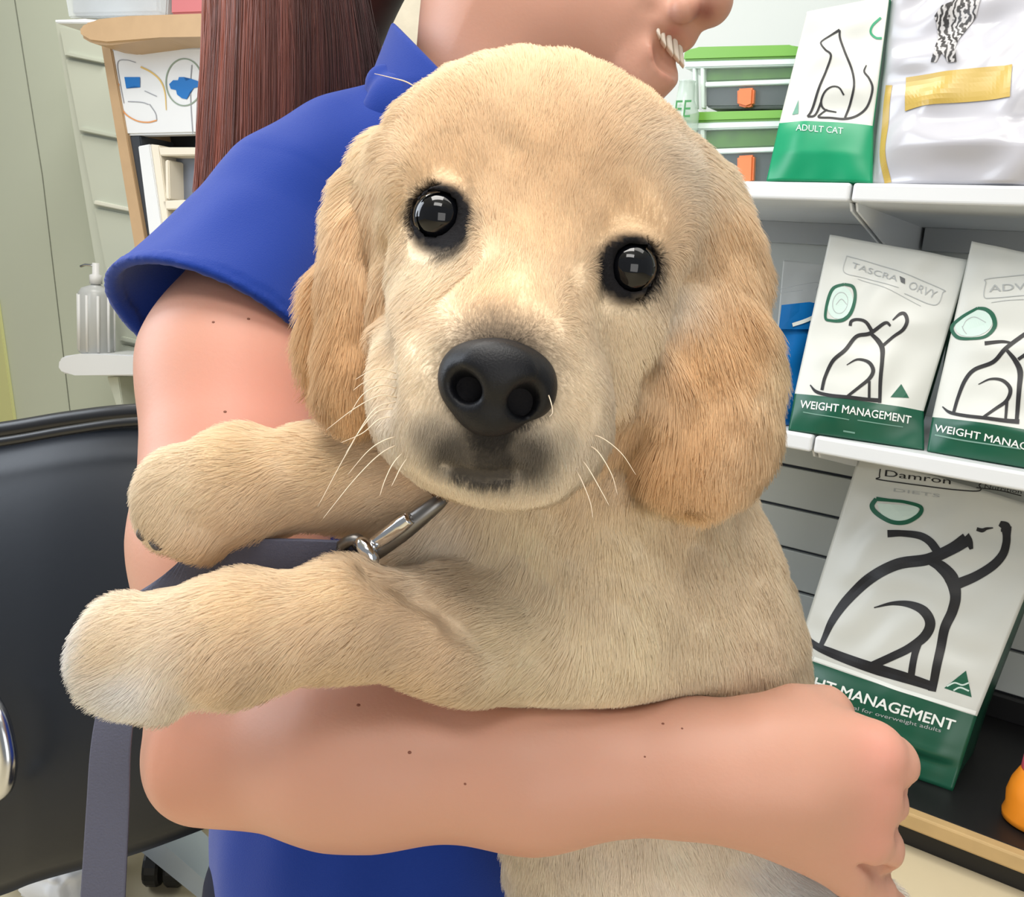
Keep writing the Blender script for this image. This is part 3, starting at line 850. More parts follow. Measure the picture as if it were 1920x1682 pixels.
# ---- cat bag and white bag on the top shelf --------------------------------
Zc = lambda *p: zb(1200, 0, 2.6667, *p)
cat = Pouch('white and jade green bag with a sitting cat outline on the top shelf', 'pet food bag',
            [(1437, 339), (1634, 343), (1668, -8), (1513, 22)], .894, .11, math.radians(10), [M_bagw, M_bagj, M_bagj], None,
            band=((1461, 231), (1636, 236)), puff=.016, seed=7)
cat.strokes('printed_cat', [
    (Zc((1003, 158), (960, 182), (912, 212), (912, 232), (935, 262), (962, 290), (940, 360), (910, 440), (870, 560), (848, 598)), (5, 3.5, 3, 3.5, 3.5, 4, 4, 4.5, 4.5, 4)),
    (Zc((1003, 160), (1005, 200), (1030, 270), (1065, 360), (1078, 440), (1060, 520), (1032, 600)), (4, 4, 4, 4, 4, 4.2, 4)),
    (Zc((1028, 490), (1005, 455), (970, 450), (935, 475), (915, 525), (932, 560), (990, 573)), (3, 3, 3, 3.5, 4, 3.5, 2.5)),
    (Zc((915, 525), (885, 590), (848, 598)), (4, 4, 4)),
    (Zc((945, 560), (918, 580), (904, 600), (960, 602), (1030, 606), (1090, 585), (1140, 535), (1165, 450), (1150, 400), (1125, 365), (1135, 332)), (3, 3, 4, 4, 4.5, 4, 4, 4, 3.8, 3.5, 2))], M_ink)
cat.strokes('green_swirl', [(Zc((1205, 90), (1165, 130), (1155, 165), (1180, 190), (1210, 192)), 4)], M_bagj, .0009)
cat.fill('triangle_badge', [Zc((798, 508), (798, 578), (765, 580))], mat('sage_ink', rgb(110, 160, 140), .5, .3))
cat.text('lettering', 'ADULT CAT', (1497, 251), (1584, 257), 12, M_mint, bold=.008)
wb = Pouch('big shiny white bag with gold band and tabby cat picture on the top shelf', 'pet food bag',
           [(1633, 345), (2030, 350), (2050, -90), (1678, -60)], .894, .16, math.radians(9), [M_bags, M_bags, M_bags], None, puff=.035, wr=.0030, seed=3)
wb.fill('gold_band', [Zc((1338, 400), (1470, 395), (1600, 385), (1740, 368), (1872, 348), (1868, 525), (1740, 535), (1600, 548), (1470, 562), (1338, 575))], M_gold, .0016, cuts=6)
wb.strokes('gold_stripe', [(Zc((1248, 430), (1232, 600), (1222, 780), (1240, 915)), 13)], M_gold)
M_tab = bpy.data.materials.new('tabby_print'); M_tab.use_nodes = True
nt = M_tab.node_tree; b_ = nt.nodes['Principled BSDF']; b_.inputs['Roughness'].default_value = .4
tc_ = nt.nodes.new('ShaderNodeTexCoord'); wv = nt.nodes.new('ShaderNodeTexWave'); wv.inputs['Scale'].default_value = 55; wv.inputs['Distortion'].default_value = 9; wv.inputs['Detail'].default_value = 2; wv.inputs['Detail Scale'].default_value = 1.5
cr_ = nt.nodes.new('ShaderNodeValToRGB'); cr_.color_ramp.elements[0].color = rgb(48, 46, 46); cr_.color_ramp.elements[1].color = rgb(186, 184, 184); cr_.color_ramp.elements[0].position = .35; cr_.color_ramp.elements[1].position = .8
nt.links.new(tc_.outputs['Object'], wv.inputs['Vector']); nt.links.new(wv.outputs['Fac'], cr_.inputs[0]); nt.links.new(cr_.outputs[0], b_.inputs['Base Color'])
wb.fill('printed_tabby', [Zc((1600, 60), (1640, -10), (1650, -120), (1715, -110), (1714, 30), (1690, 110), (1650, 160), (1610, 230), (1596, 280), (1602, 345), (1560, 348), (1530, 300), (1500, 345), (1472, 345), (1490, 290), (1497, 200), (1515, 130), (1490, 130), (1482, 100), (1520, 50), (1560, 35), (1565, 90), (1580, 100))], M_tab, .0016, cuts=5)

# ---- green-lidded snack boxes ---------------------------------------------
M_lid = mat('lime_green_lid', rgb(108, 166, 54), .35, .5)
M_rim = mat('pale_mint_rim', rgb(214, 228, 220), .35, .5)
M_box = mat('clear_tub', rgb(206, 220, 216), .12, .5, alpha=.12)
M_veg = mat('green_filling', rgb(70, 116, 34), .6, .3, noise=.45, nscale=40)
M_dk = mat('dark_filling', rgb(48, 54, 58), .5, .4, noise=.4, nscale=30)
M_org = mat('orange_latch', rgb(226, 124, 74), .45, .4)
p1_ = S(-.45, .075, .894)
d1 = unit(HU + HN * -.03); n1 = unit(np.cross([0, 0, 1.0], d1))
def bx(x, y, off=0.0): return on_plane(x, y, p1_ + n1 * off, n1)
def tub(z_px, label):
    y0, y1, y2, y3 = z_px            # lid top, lid bottom, rim bottom, tub bottom
    t = empty('snack_tub', bx(1380, y3, .05), label, 'container', 'lime lidded tubs')
    xl, xr = 1280, 1500
    sl = -.0
    prism('tub', [(xl + 12, y2 - 4), (xr - 4, y2 - 8), (xr - 10, y3), (xl + 16, y3)], p1_ + n1 * .006, n1, .11, M_box, t, bev=.004)
    l = prism('lid', [(xl + 2, y0 + 10), (xl + 30, y0 + 4), (xr - 20, y0), (xr, y0 + 3), (xr, y1), (xl, y1 + 6)], p1_, n1, .13, M_lid, t, bev=.003)
    prism('rim', [(xl + 1, y1 + 6), (xr, y1), (xr - 2, y2 - 4), (xl + 2, y2 + 2)], p1_ + n1 * .002, n1, .125, M_rim, t, bev=.002)
    prism('corner_post', [(xl + 18, y2), (xl + 24, y2), (xl + 26, y3), (xl + 20, y3)], p1_ + n1 * .004, n1, .01, M_rim, t, bev=.001)
    prism('corner_post', [(xl + 33, y2), (xl + 40, y2), (xl + 40, y3), (xl + 34, y3)], p1_ + n1 * .004, n1, .01, M_rim, t, bev=.001)
    ym = y2 + (y3 - y2) * .36
    prism('green_layer', [(xl + 42, y2 + 2), (xr - 8, y2 - 2), (xr - 8, ym - 6), (xl + 42, ym)], p1_ + n1 * .012, n1, .08, M_veg, t, bev=.002)
    prism('divider', [(xl + 42, ym), (xr - 8, ym - 6), (xr - 8, ym + 3), (xl + 42, ym + 9)], p1_ + n1 * .004, n1, .1, M_rim, t, bev=.001)
    prism('dark_layer', [(xl + 42, ym + 9), (xr - 8, ym + 3), (xr - 10, y3 - 4), (xl + 44, y3 - 2)], p1_ + n1 * .012, n1, .08, M_dk, t, bev=.002)
    prism('latch', [(xl + 101, ym + 12), (xl + 133, ym + 10), (xl + 131, y3 - 6), (xl + 118, y3 - 1), (xl + 101, y3 - 6)], p1_, n1, .012, M_org, t, bev=.003)
    return t
t1 = tub((206, 224, 242, 347), 'lime lidded clear tub with orange latch, the lower one standing on the top shelf')
t2 = tub((84, 108, 126, 203), 'lime lidded clear tub with orange latch, stacked on top of the other tub')
M_bt = mat('clear_bottle', rgb(206, 224, 214), .15, .5, alpha=.6)
jb = on_z(1240, 338, .894) + HN * .05
sj = 1700 / np.dot(jb - CAM, -AZ)
jar = empty('clear_jar', jb, 'clear bottle with green lettering standing left of the lime lidded tubs', 'bottle')
lathe('bottle', [(.020, 0), (.024, .004), (.024, .105), (.014, .125), (.012, .150), (.013, .152)], jb, UP, M_bt, jar, 20)
V_, F_ = text_geo('EE')
sz = 30 / .69 / sj
fr_ = -HN
link = [jb + HU * ((v[0] - .6) * sz * .8 + .012) + UP * (.095 + v[1] * sz) + fr_ * .0246 for v in V_]
adopt(link_mesh('lettering', link, F_, mat('green_label_ink', rgb(72, 140, 84), .5, .3), smooth=False), jar)
dk = on_z(1232, 338, .894) + HN * .22
tag(lathe('dark_tin', [(.024, 0), (.025, .003), (.025, .075), (.022, .08), (.022, .084)], dk, UP, mat('dark_taupe', rgb(110, 98, 96), .5, .4)), 'dark taupe tin standing behind the clear bottle on the top shelf', 'tin')

# ---- orange jar at the right edge ------------------------------------------
M_orj = mat('orange_gel', rgb(236, 142, 34), .3, .5, noise=.12, nscale=14)
M_pkj = mat('pink_cap', rgb(206, 84, 104), .35, .5)
oj = on_z(1935, 1545, base_z) ; so = 1700 / np.dot(oj - CAM, -AZ)
ojr = empty('orange_bottle', oj, 'orange squeezy bottle with a pink band at the end of the black base board', 'bottle')
r_ = 54 / so
lathe('bottle', [(r_ * .8, 0), (r_ * .97, .004), (r_, .012), (r_ * .93, .022), (r_ * .98, .04), (r_ * .9, .058), (r_ * .72, .075), (r_ * .62, .080)], oj, UP, M_orj, ojr, 28)
lathe('band', [(r_ * .66, .078), (r_ * .68, .080), (r_ * .66, .100), (r_ * .6, .102)], oj, UP, M_pkj, ojr, 24)
lathe('neck', [(r_ * .6, .100), (r_ * .58, .118), (r_ * .45, .122)], oj, UP, M_box, ojr, 24)
# ================================================================== chair
M_vinyl = mat('black_vinyl', rgb(15, 21, 30), .46, .42, bump=.05, bscale=120)
M_pipe = mat('black_piping', rgb(26, 27, 30), .35, .5)
CD = .84
chair = empty('office_chair', P(180, 1100, CD) * [1, 1, 0], 'black vinyl chair with a rounded padded back standing behind the person elbow', 'chair')
def pad_surface():
    """rounded upholstered back: a grid front and back, crowned"""
    outline_top = [(-190, 836), (0, 812), (130, 791), (243, 779), (380, 776), (470, 790)]
    outline_bot = [(-190, 1740), (0, 1680), (75, 1652), (250, 1603), (400, 1548), (520, 1500)]
    T = resample([(*q, 0) for q in outline_top], 40); Bt = resample([(*q, 0) for q in outline_bot], 40)
    V = []; F = []; NR = 40
    for side in (0, 1):
        for r in range(NR + 1):
            t = r / NR
            for c in range(40):
                s = c / 39
                q = T[c] * (1 - t) + Bt[c] * t
                edge = (1 - abs(2 * s - 1) ** 8) ** .5 * (1 - abs(2 * t - 1) ** 7) ** .5
                bul = .038 * edge + .02 * math.sin(math.pi * t) ** .6 * edge + .05 * edge * (1 - t) ** 3 * 0
                dcurve = CD + .03 * (1 - t) ** 2 * 1.4 + .02 * (2 * s - 1) ** 2
                V.append(P(q[0], q[1], dcurve - bul if side == 0 else dcurve + bul * .7))
    n1_ = (NR + 1) * 40
    for r in range(NR):
        for c in range(39):
            a = r * 40 + c
            F.append((a, a + 40, a + 41, a + 1)); b = a + n1_
            F.append((b, b + 1, b + 41, b + 40))
    loop = [c for c in range(40)] + [r * 40 + 39 for r in range(1, NR + 1)] + [NR * 40 + c for c in range(38, -1, -1)] + [r * 40 for r in range(NR - 1, 0, -1)]
    for i in range(len(loop)):
        a, b = loop[i], loop[(i + 1) % len(loop)]
        F.append((a, b, b + n1_, a + n1_))
    return V, F
V_, F_ = pad_surface()
adopt(link_mesh('backrest', V_, F_, M_vinyl), chair)
tube('piping', PR([(-190, 832, .868), (0, 808, .862), (130, 787, .857), (243, 774, .853), (380, 771, .855), (470, 785, .86)]), .0085, M_pipe, chair, seg=10, n=40)
tube('piping', PR([(-190, 852, .828), (0, 829, .822), (130, 807, .817), (243, 792, .813), (380, 789, .815), (470, 803, .82)]), .0045, M_pipe, chair, seg=10, n=40)
tube('lever', PR([(-25, 1300, .77), (0, 1345, .76), (14, 1400, .757), (16, 1440, .757), (6, 1478, .76), (-25, 1500, .77)]), .007, M_chrome, chair, seg=12, n=30)
cc = on_z(228, 1526, .06); cc[2] = 0
def chair_leg(dirpx, name='base_leg'):
    tip = on_z(*dirpx, .045); hub = cc + UP * .085
    V, F = [], []
    s_ = unit(np.cross(unit(tip - hub), UP))
    for e, (w, h_) in zip((hub, tip), ((.026, .02), (.020, .014))):
        for a, b in ((-1, -1), (-1, 1), (1, 1), (1, -1)):
            V.append(e + s_ * w * a + UP * h_ * b)
    F = [(0, 1, 5, 4), (1, 2, 6, 5), (2, 3, 7, 6), (3, 0, 4, 7), (0, 3, 2, 1), (4, 5, 6, 7)]
    adopt(link_mesh(name, V, F, mat('grey_painted_steel', rgb(170, 180, 190), .3, .5, metal=.6), smooth=False), chair)
    return tip
for dp in ((418, 1660), (360, 1490), (120, 1480), (-20, 1600)):
    tp = chair_leg(dp)
M_cast = mat('caster_black', rgb(14, 15, 17), .45, .4)
def caster(x, y):
    b = on_z(x, y, .026); w = empty
    ax = unit(AX * [1, 1, 0] + AY * [.3, .3, 0])
    v, f = [], []
    for sgn in (-1, 1):
        vv, ff = lathe_geo([(.010, -.009), (.024, -.009), (.026, -.006), (.026, .006), (.024, .009), (.010, .009)], b + ax * .012 * sgn, ax, 20)
        f += [tuple(i + len(v) for i in q) for q in ff]; v += vv
    adopt(link_mesh('caster', v, f, M_cast, smooth=False), chair)
caster(312, 1618); caster(440, 1690); caster(360, 1500)
lathe('gas_column', [(.028, .09), (.028, .22), (.02, .22), (.02, .40)], cc, UP, M_blackp, chair)
box_obj('seat', cc + UP * .43 - AZ * .02, np.eye(3), (.17, .17, .035), M_vinyl, chair, bev=.03, seg=4)
# crumpled white paper on the floor
pc = on_z(110, 1690, .0)
bm = bmesh.new(); bmesh.ops.create_icosphere(bm, subdivisions=4, radius=1)
for v in bm.verts:
    q = np.array(v.co[:]); nz = fnoise(q[None], 5, 3)[0] * .09 + fnoise(q[None], 12, 4)[0] * .05
    q = np.sign(q) * np.abs(q) ** .6 * (1 + nz)
    v.co = Vector(pc + LU * q[0] * .042 + LN * q[1] * .03 + UP * (.034 + q[2] * .03))
tag(link_bm('crumpled_paper', bm, mat('white_paper', rgb(228, 230, 234), .8, .2), smooth=True), 'crumpled white paper lying on the beige floor under the black chair', 'paper')

# ================================================================== leash
M_web = mat('grey_webbing', rgb(86, 88, 106), .7, .3, bump=.3, bscale=900)
M_steel = mat('polished_steel', rgb(214, 216, 220), .12, .5, metal=1.0)
M_gun = mat('grey_metal', rgb(120, 118, 116), .35, .5, metal=.9)
leash = empty('dog_leash', P(300, 1150, .43), 'grey webbing leash with a steel clip draped over the arm and hanging beside the elbow', 'leash')
ribbon('strap', PR([(690, 1036, .405), (640, 1044, .408), (560, 1050, .408), (450, 1056, .408), (350, 1066, .410), (295, 1092, .415), (262, 1150, .428), (240, 1230, .432), (222, 1310, .432), (208, 1400, .432), (202, 1520, .436), (192, 1700, .442), (188, 1760, .444)]),
       [.013, .016, .021, .024, .023, .021, .019, .019, .0178, .0190, .0205, .0218, .022],
       [AY * .9 + AX * .2 + AZ * .3] * 3 + [AY + AX * .2 + AZ * .3, AY + AX * .5 + AZ * .2, AY * .6 + AX, AX, AX, AX, AX, AX, AX, AX], .0018, M_web, leash, 90)
s = .395 / 1700
tube('swivel_clip', PR([(700, 1022, .397), (725, 1004, .394), (752, 984, .391), (768, 972, .389)]), [.0034, .0036, .0036, .003], M_steel, leash, 14, 24)
tube('clip_barrel', PR([(690, 1040, .401), (712, 1024, .399), (760, 990, .396), (815, 948, .394), (835, 930, .396)]), [.0046, .0050, .0048, .0036, .0026], M_gun, leash, 14, 30)
tube('clip_gate', PR([(668, 1022, .398), (678, 1020, .395), (690, 1034, .393), (697, 1050, .393), (690, 1066, .396)]), [.0022, .0034, .0038, .0034, .0022], M_steel, leash, 12, 24)
tube('clip_eye', PR([(640, 1024, .402), (655, 1014, .399), (672, 1012, .399), (680, 1030, .400), (668, 1052, .402), (650, 1048, .404), (640, 1024, .402)]), .0026, M_gun, leash, 10, 30)
tube('collar_ring', PR([(797, 905, .388), (806, 915, .386), (816, 928, .388)]), [.0016, .002, .0012], mat('bronze_metal', rgb(120, 92, 70), .35, .5, metal=.8), leash, 10, 12)

# ================================================================== person
M_skin = attr_mat('skin', 'tint', .48, .35, sss=.25, sss_scale=.006, bump=.06, bscale=420)
pb = SDF()
# torso under the shirt, neck and head
pb.cone(P(860, 420, .70), P(780, 420, .70), .05, .05, .02)
pb.cone(P(800, 400, .70), P(520, 400, .635), .036, .034, .02)
pb.cone(P(925, 330, .69), P(965, -60, .685), .068, .066, .03)
pb.E(1010, -230, .70, 270, 280, 270, k=.03)
pb.cone(P(1010, 20, .665), P(1190, 118, .625), .060, .023, .04)
pb.E(1130, -10, .635, 120, 130, 110, roll=20, k=.03)
pb.E(1222, 22, .615, 70, 66, 66, roll=25, k=.02)
pb.S(1208, 158, .620, 40, k=.018)
pb.cone(P(1255, -130, .625), P(1315, -14, .600), .016, .0150, .016)
pb.E(1330, 2, .598, 44, 46, 50, k=.008)
pb.E(1284, 16, .587, 26, 27, 22, k=.006)
pb.E(1322, 28, .578, 21, 9, 22, roll=18, k=.003, op='sub')
pb.cone(P(1232, 36, .600), P(1284, 72, .610), .0062, .0072, .012)
pb.cone(P(1224, 96, .604), P(1252, 142, .612), .0070, .0066, .012)
pb.cone(P(1226, 54, .590), P(1262, 98, .598), .0042, .0125, .003, 'sub')
pb.cone(P(1262, 98, .598), P(1300, 132, .604), .0125, .0110, .003, 'sub')
pb.cone(P(1218, 20, .588), P(1196, 90, .590), .0022, .0014, .012, 'sub')
# right arm: shoulder, elbow, wrist
pb.cone(P(515, 420, .630), P(452, 690, .568), .034, .0570, .02)
pb.cone(P(452, 690, .568), P(432, 1020, .518), .0580, .0510, .02)
pb.cone(P(432, 1020, .518), P(425, 1375, .470), .0510, .0380, .02)
pb.cone(P(405, 1375, .468), P(366, 1440, .462), .034, .0195, .012)
FORE = [((440, 1378, .465, .0360), (640, 1408, .440, .0400)), ((640, 1408, .440, .0400), (1000, 1442, .425, .0340)),
        ((1000, 1442, .425, .0340), (1310, 1438, .418, .0278)), ((1310, 1438, .418, .0278), (1420, 1450, .415, .0270))]
pb.cone(P(382, 1444, .460), P(700, 1424, .437), .0215, .0375, .02)
for a, b in FORE: pb.cone(P(*a[:3]), P(*b[:3]), a[3], b[3], .016)
# hand: back of the hand, knuckles, curled fingers, thumb
HD = .410
def hs(x, y, d): return P(x, y, d)
pb.cone(hs(1385, 1450, .414), hs(1480, 1450, .412), .0270, .0285, .012)
pb.E(1515, 1455, .415, 140, 132, 62, roll=12, k=.012)
kn = [(1636, 1412, .404, .0132), (1630, 1490, .407, .0122), (1618, 1568, .412, .0118), (1586, 1638, .420, .0100)]
wr = [(1440, 1385, .408), (1440, 1430, .406), (1435, 1480, .408), (1430, 1525, .412)]
for (x, y, d, r), w in zip(kn, wr):
    pb.cone(hs(*w), hs(x, y, d), .0130, r, .016)
fing = [[(1640, 1414, .404, .0132), (1664, 1432, .411, .0130), (1664, 1450, .446, .0100), (1620, 1462, .462, .0080)],
        [(1632, 1490, .407, .0120), (1652, 1506, .415, .0112), (1648, 1526, .450, .0088), (1606, 1540, .468, .0076)],
        [(1622, 1568, .412, .0114), (1646, 1588, .421, .0110), (1640, 1608, .452, .0088), (1600, 1616, .468, .0076)],
        [(1590, 1640, .420, .0096), (1640, 1672, .432, .0094), (1672, 1704, .446, .0082), (1640, 1730, .462, .0068)]]
for fch in fing:
    for i, (a, b) in enumerate(zip(fch[:-1], fch[1:])):
        pb.cone(hs(*a[:3]), hs(*b[:3]), a[3], b[3], .0030)
for (a, b) in (((1692, 1474, .407), (1650, 1466, .398)), ((1680, 1550, .412), (1640, 1540, .402)), ((1652, 1628, .416), (1612, 1614, .406))):
    pb.cone(hs(*a), hs(*b), .0036, .0010, .006, op='sub')
pb.chain([(1425, 1378, .420, 60), (1496, 1340, .424, 42), (1550, 1327, .430, 28), (1574, 1332, .434, 20)], k=.012)
lo, hi = auto_bounds(pb); hi = np.minimum(hi, [9, 9, 1.16])
Vp, Fp, Np = mesh_sdf(pb, lo, hi, .0022)
person = empty('person', P(740, 1100, .66) * [1, 1, 0], 'smiling person with long auburn hair in a blue polo shirt hugging the puppy', 'person')
# skin tint: arms pinker, knuckles redder, lips
def pxd(V):
    q = (V - CAM) @ M3; d = -q[:, 2]
    return 960 + q[:, 0] / d * FPX, 841 - q[:, 1] / d * FPX, d
base = np.tile(np.array([lin(197), lin(148), lin(127)]), (len(Vp), 1))
def tintmix(V, C, c, rad, col, amt):
    w = amt * np.exp(-((V - np.asarray(c)) ** 2).sum(1) / rad ** 2)
    return C * (1 - w[:, None]) + w[:, None] * np.array([lin(q) for q in col])
for (x, y, d, r) in kn[:3]:
    base = tintmix(Vp, base, P(x + 8, y - 6, d - .008), .013, (222, 140, 130), .35)
base = tintmix(Vp, base, P(500, 760, .50), .06, (224, 150, 136), .5)
base = tintmix(Vp, base, P(330, 1430, .44), .05, (212, 146, 122), .5)
for q in ((1292, 84), (1262, 62), (1240, 96), (1258, 125), (1275, 150)):
    base = tintmix(Vp, base, P(q[0], q[1], .598), .006, (176, 104, 96), .7)
base = tintmix(Vp, base, P(1322, 28, .585), .008, (120, 40, 36), .85)
body = np_mesh('body', Vp, Fp, M_skin, person, np.c_[base, np.ones(len(base))])
bm = bmesh.new(); bmesh.ops.create_uvsphere(bm, u_segments=16, v_segments=10, radius=1)
for v in bm.verts: v.co = Vector(P(1574, 1322, .4335) + (AX * .9 - AY * .4) * v.co.x * .0038 + (AY * .9 + AX * .4) * v.co.y * .0020 + AZ * v.co.z * .0040)
adopt(link_bm('thumbnail', bm, mat('pale_nail', rgb(232, 206, 192), .25, .5), smooth=True), person)
# teeth in the smile
M_tooth = mat('tooth_enamel', rgb(236, 224, 208), .25, .5)
for i, (x, y, w, h_) in enumerate([(1233, 60, 9, 15), (1242, 71, 11, 22), (1254, 81, 13, 29), (1266, 92, 12, 32), (1276, 104, 10, 30)]):
    bm = bmesh.new(); d_ = .5985 + .0028 * i; k_ = d_ / FPX
    a1 = unit(AX * math.cos(.9) - AY * math.sin(.9)); a2 = unit(AY * .95 - AX * .1)
    add_box(bm, P(x, y, d_), (a1, a2, AZ), (w * k_ * .78, h_ * k_ * .62, .0034), .0013, 3)
    adopt(link_bm('tooth', bm, M_tooth, smooth=True), person)
# little moles on the skin
M_mole = mat('mole_brown', rgb(126, 78, 62), .5, .3)
from mathutils.bvhtree import BVHTree
bvh = BVHTree.FromPolygons([Vector(v) for v in Vp], [tuple(map(int, f)) for f in Fp])
def hit(x, y):
    r = unit(ray(x, y)); h_ = bvh.ray_cast(Vector(CAM), Vector(r), 3.0); return h_
for (x, y, r) in [(400, 604, 3.2), (466, 598, 3.4), (422, 772, 3.6), (672, 1322, 4.2), (768, 1411, 4), (872, 1470, 3), (1243, 1357, 3.2), (1279, 1366, 2.6), (1209, 1419, 2.4), (1082, 104, 3.6)]:
    h_ = hit(x, y)
    if h_[0] is None: continue
    bm = bmesh.new(); bmesh.ops.create_uvsphere(bm, u_segments=10, v_segments=6, radius=1)
    nn = h_[1]; q = nn.to_track_quat('Z', 'Y'); k_ = r * h_[3] / FPX * .8
    for v in bm.verts: v.co = h_[0] + q @ Vector((v.co.x * k_ * 1.1, v.co.y * k_ * .9, v.co.z * k_ * .25))
    adopt(link_bm('mole', bm, M_mole, smooth=True), person)

# shirt
M_shirt = mat('royal_blue_cotton', rgb(4, 48, 138), .8, .25, noise=.05, nscale=9, bump=.25, bscale=1500, sheen=.15)
OC = P(410, 636, .566); on_ = unit(.9 * (-.33 * AX - .94 * AY) + .44 * AZ)
OA = OC - on_ * .115
sh = SDF()
sh.cone(OA, OC + on_ * .03, .046, .0815, .02)
_oc = OC.astype(np.float32); _on = on_.astype(np.float32)
sh.cone(OA + on_ * .03, OC + on_ * .06, .042, .0855, .002, op='sub')
sh.plane(OC, on_, .0015)
sh.cone(P(790, 300, .70), P(640, 330, .655), .048, .050, .03)
sh.cone(P(640, 330, .655), OA, .050, .046, .02)
sh.cone(P(800, 420, .70), P(770, 900, .70), .105, .112, .02)
sh.cone(P(770, 900, .70), P(735, 1500, .67), .112, .120, .03)
sh.cone(P(735, 1500, .67), P(720, 1850, .66), .120, .125, .03)
sh.cone(P(925, 330, .69), P(965, -60, .685), .073, .073, .008, op='sub')
lo, hi = auto_bounds(sh)
lo[2] = max(lo[2], .26)
Vs, Fs, Ns = mesh_sdf(sh, lo, hi, .0028)
fx, fy, fd = pxd(Vs)
front = Ns @ AZ
wrk = .0016 * fnoise(Vs * [1, 1, .55], 34, 11) + .0010 * fnoise(Vs * [1, 1, .4], 70, 12)
near_hem = np.abs((Vs - OC) @ on_) < .008
Vs = Vs + Ns * (wrk * ~near_hem)[:, None]
shirt = np_mesh('polo_shirt', Vs, Fs, M_shirt, person)
# collar: stand and folded leaf round the neck
cl = SDF()
ca, cb = P(962, 40, .688), P(915, 250, .69)
cl.cone(ca, cb, .083, .096, .0)
cl.cone(ca + (ca - cb) * .3, cb + (cb - ca) * .3, .074, .086, .001, op='sub')
pn = unit(.72 * AX + .69 * AY + .22 * AZ)
cl.plane(P(752, 58, .70), pn, .003)
cl.plane(P(700, 250, .66), unit(-AX * .25 - AY), .004)
lo, hi = auto_bounds(cl)
Vc, Fc, Nc = mesh_sdf(cl, lo, hi, .0022)
np_mesh('collar', Vc, Fc, M_shirt, person)
leaf = SDF()
leaf.E(742, 205, .622, 62, 58, 30, roll=-38, k=.01)
leaf.cone(P(655, 212, .640), P(722, 246, .632), .011, .010, .012)
leaf.cone(P(722, 160, .640), P(770, 215, .625), .014, .014, .012)
lo, hi = auto_bounds(leaf)
Vc, Fc, Nc = mesh_sdf(leaf, lo, hi, .0022)
np_mesh('collar_leaf', Vc, Fc, M_shirt, person)
# trousers below the picture
hipz = .30
tv = SDF()
hb = P(720, 1800, .66); hb[2] = .30
tv.cone(hb - AX * .045, hb - AX * .05 + [0, -.12, -.17], .085, .06, .03)
tv.cone(hb + AX * .06, hb + AX * .09 + [0, -.12, -.17], .085, .06, .03)
tv.cone(hb - AX * .05 + [0, -.12, -.235], hb - AX * .05 + [0, .2, -.245], .06, .05, .03)
tv.cone(hb + AX * .09 + [0, -.12, -.235], hb + AX * .09 + [0, .2, -.245], .06, .05, .03)
lo, hi = auto_bounds(tv); Vt, Ft, _n = mesh_sdf(tv, lo, hi, .006)
np_mesh('trousers', Vt, Ft, mat('navy_trousers', rgb(24, 28, 46), .8, .2), person)

# ------------------------------------------------------------------ strands
def strands(name, pts, rad0, rad1, col, m, parent, nrm=None):
    """pts (n,k,3)"""
    n, k, _ = pts.shape
    hc = bpy.data.hair_curves.new(name)
    hc.add_curves([k] * n)
    hc.position_data.foreach_set('vector', np.ascontiguousarray(pts, np.float32).ravel())
    ra = hc.attributes.get('radius') or hc.attributes.new('radius', 'FLOAT', 'POINT')
    prof = np.linspace(0, 1, k)
    rr = (np.asarray(rad0).reshape(-1, 1) * (1 - prof ** 1.5) + np.asarray(rad1).reshape(-1, 1) * prof ** 1.5) * np.ones((n, 1))
    ra.data.foreach_set('value', np.ascontiguousarray(rr, np.float32).ravel())
    ca_ = hc.attributes.new('tint', 'FLOAT_COLOR', 'CURVE')
    ca_.data.foreach_set('color', np.ascontiguousarray(np.c_[col, np.ones(n)], np.float32).ravel())
    if nrm is not None:
        na = hc.attributes.new('lay', 'FLOAT_VECTOR', 'CURVE')
        na.data.foreach_set('vector', np.ascontiguousarray(nrm, np.float32).ravel())
    hc.materials.append(m)
    o = bpy.data.objects.new(name, hc); COL.objects.link(o)
    if parent: adopt(o, parent)
    return o

# long auburn hair falling behind the shoulder
M_hairb = mat('auburn_hair_mass', rgb(60, 30, 28), .6, .3)
hm = SDF()
hm.cone(P(640, -260, .76), P(575, 20, .745), .056, .050, .03)
hm.cone(P(575, 20, .745), P(520, 180, .735), .050, .040, .03)
hm.cone(P(520, 180, .735), P(455, 300, .73), .036, .018, .03)
hm.cone(P(800, -280, .76), P(610, 60, .745), .05, .036, .03)
hm.E(1010, -250, .715, 285, 290, 280, k=.02)
hm.plane(P(1010, -95, .70), unit(-AY + AX * .55 + AZ * .1), .01)
lo, hi = auto_bounds(hm); hi[2] = min(hi[2], 1.2)
Vh, Fh, Nh = mesh_sdf(hm, lo, hi, .004)
hair = np_mesh('hair', Vh, Fh, M_hairb, person)
M_hairs = attr_mat('auburn_hair', 'tint', .38, .4, nattr=None)
n = 16000
s_ = RNG.uniform(0, 1, n); lay = RNG.uniform(0, 1, n)
K = 12; tt = np.linspace(0, 1, K)
wob = fnoise(np.c_[s_ * 9, lay * 2, s_ * 0], 1.2, 5) * 12
pts = np.zeros((n, K, 3))
dn = RNG.normal(size=(n, 4))
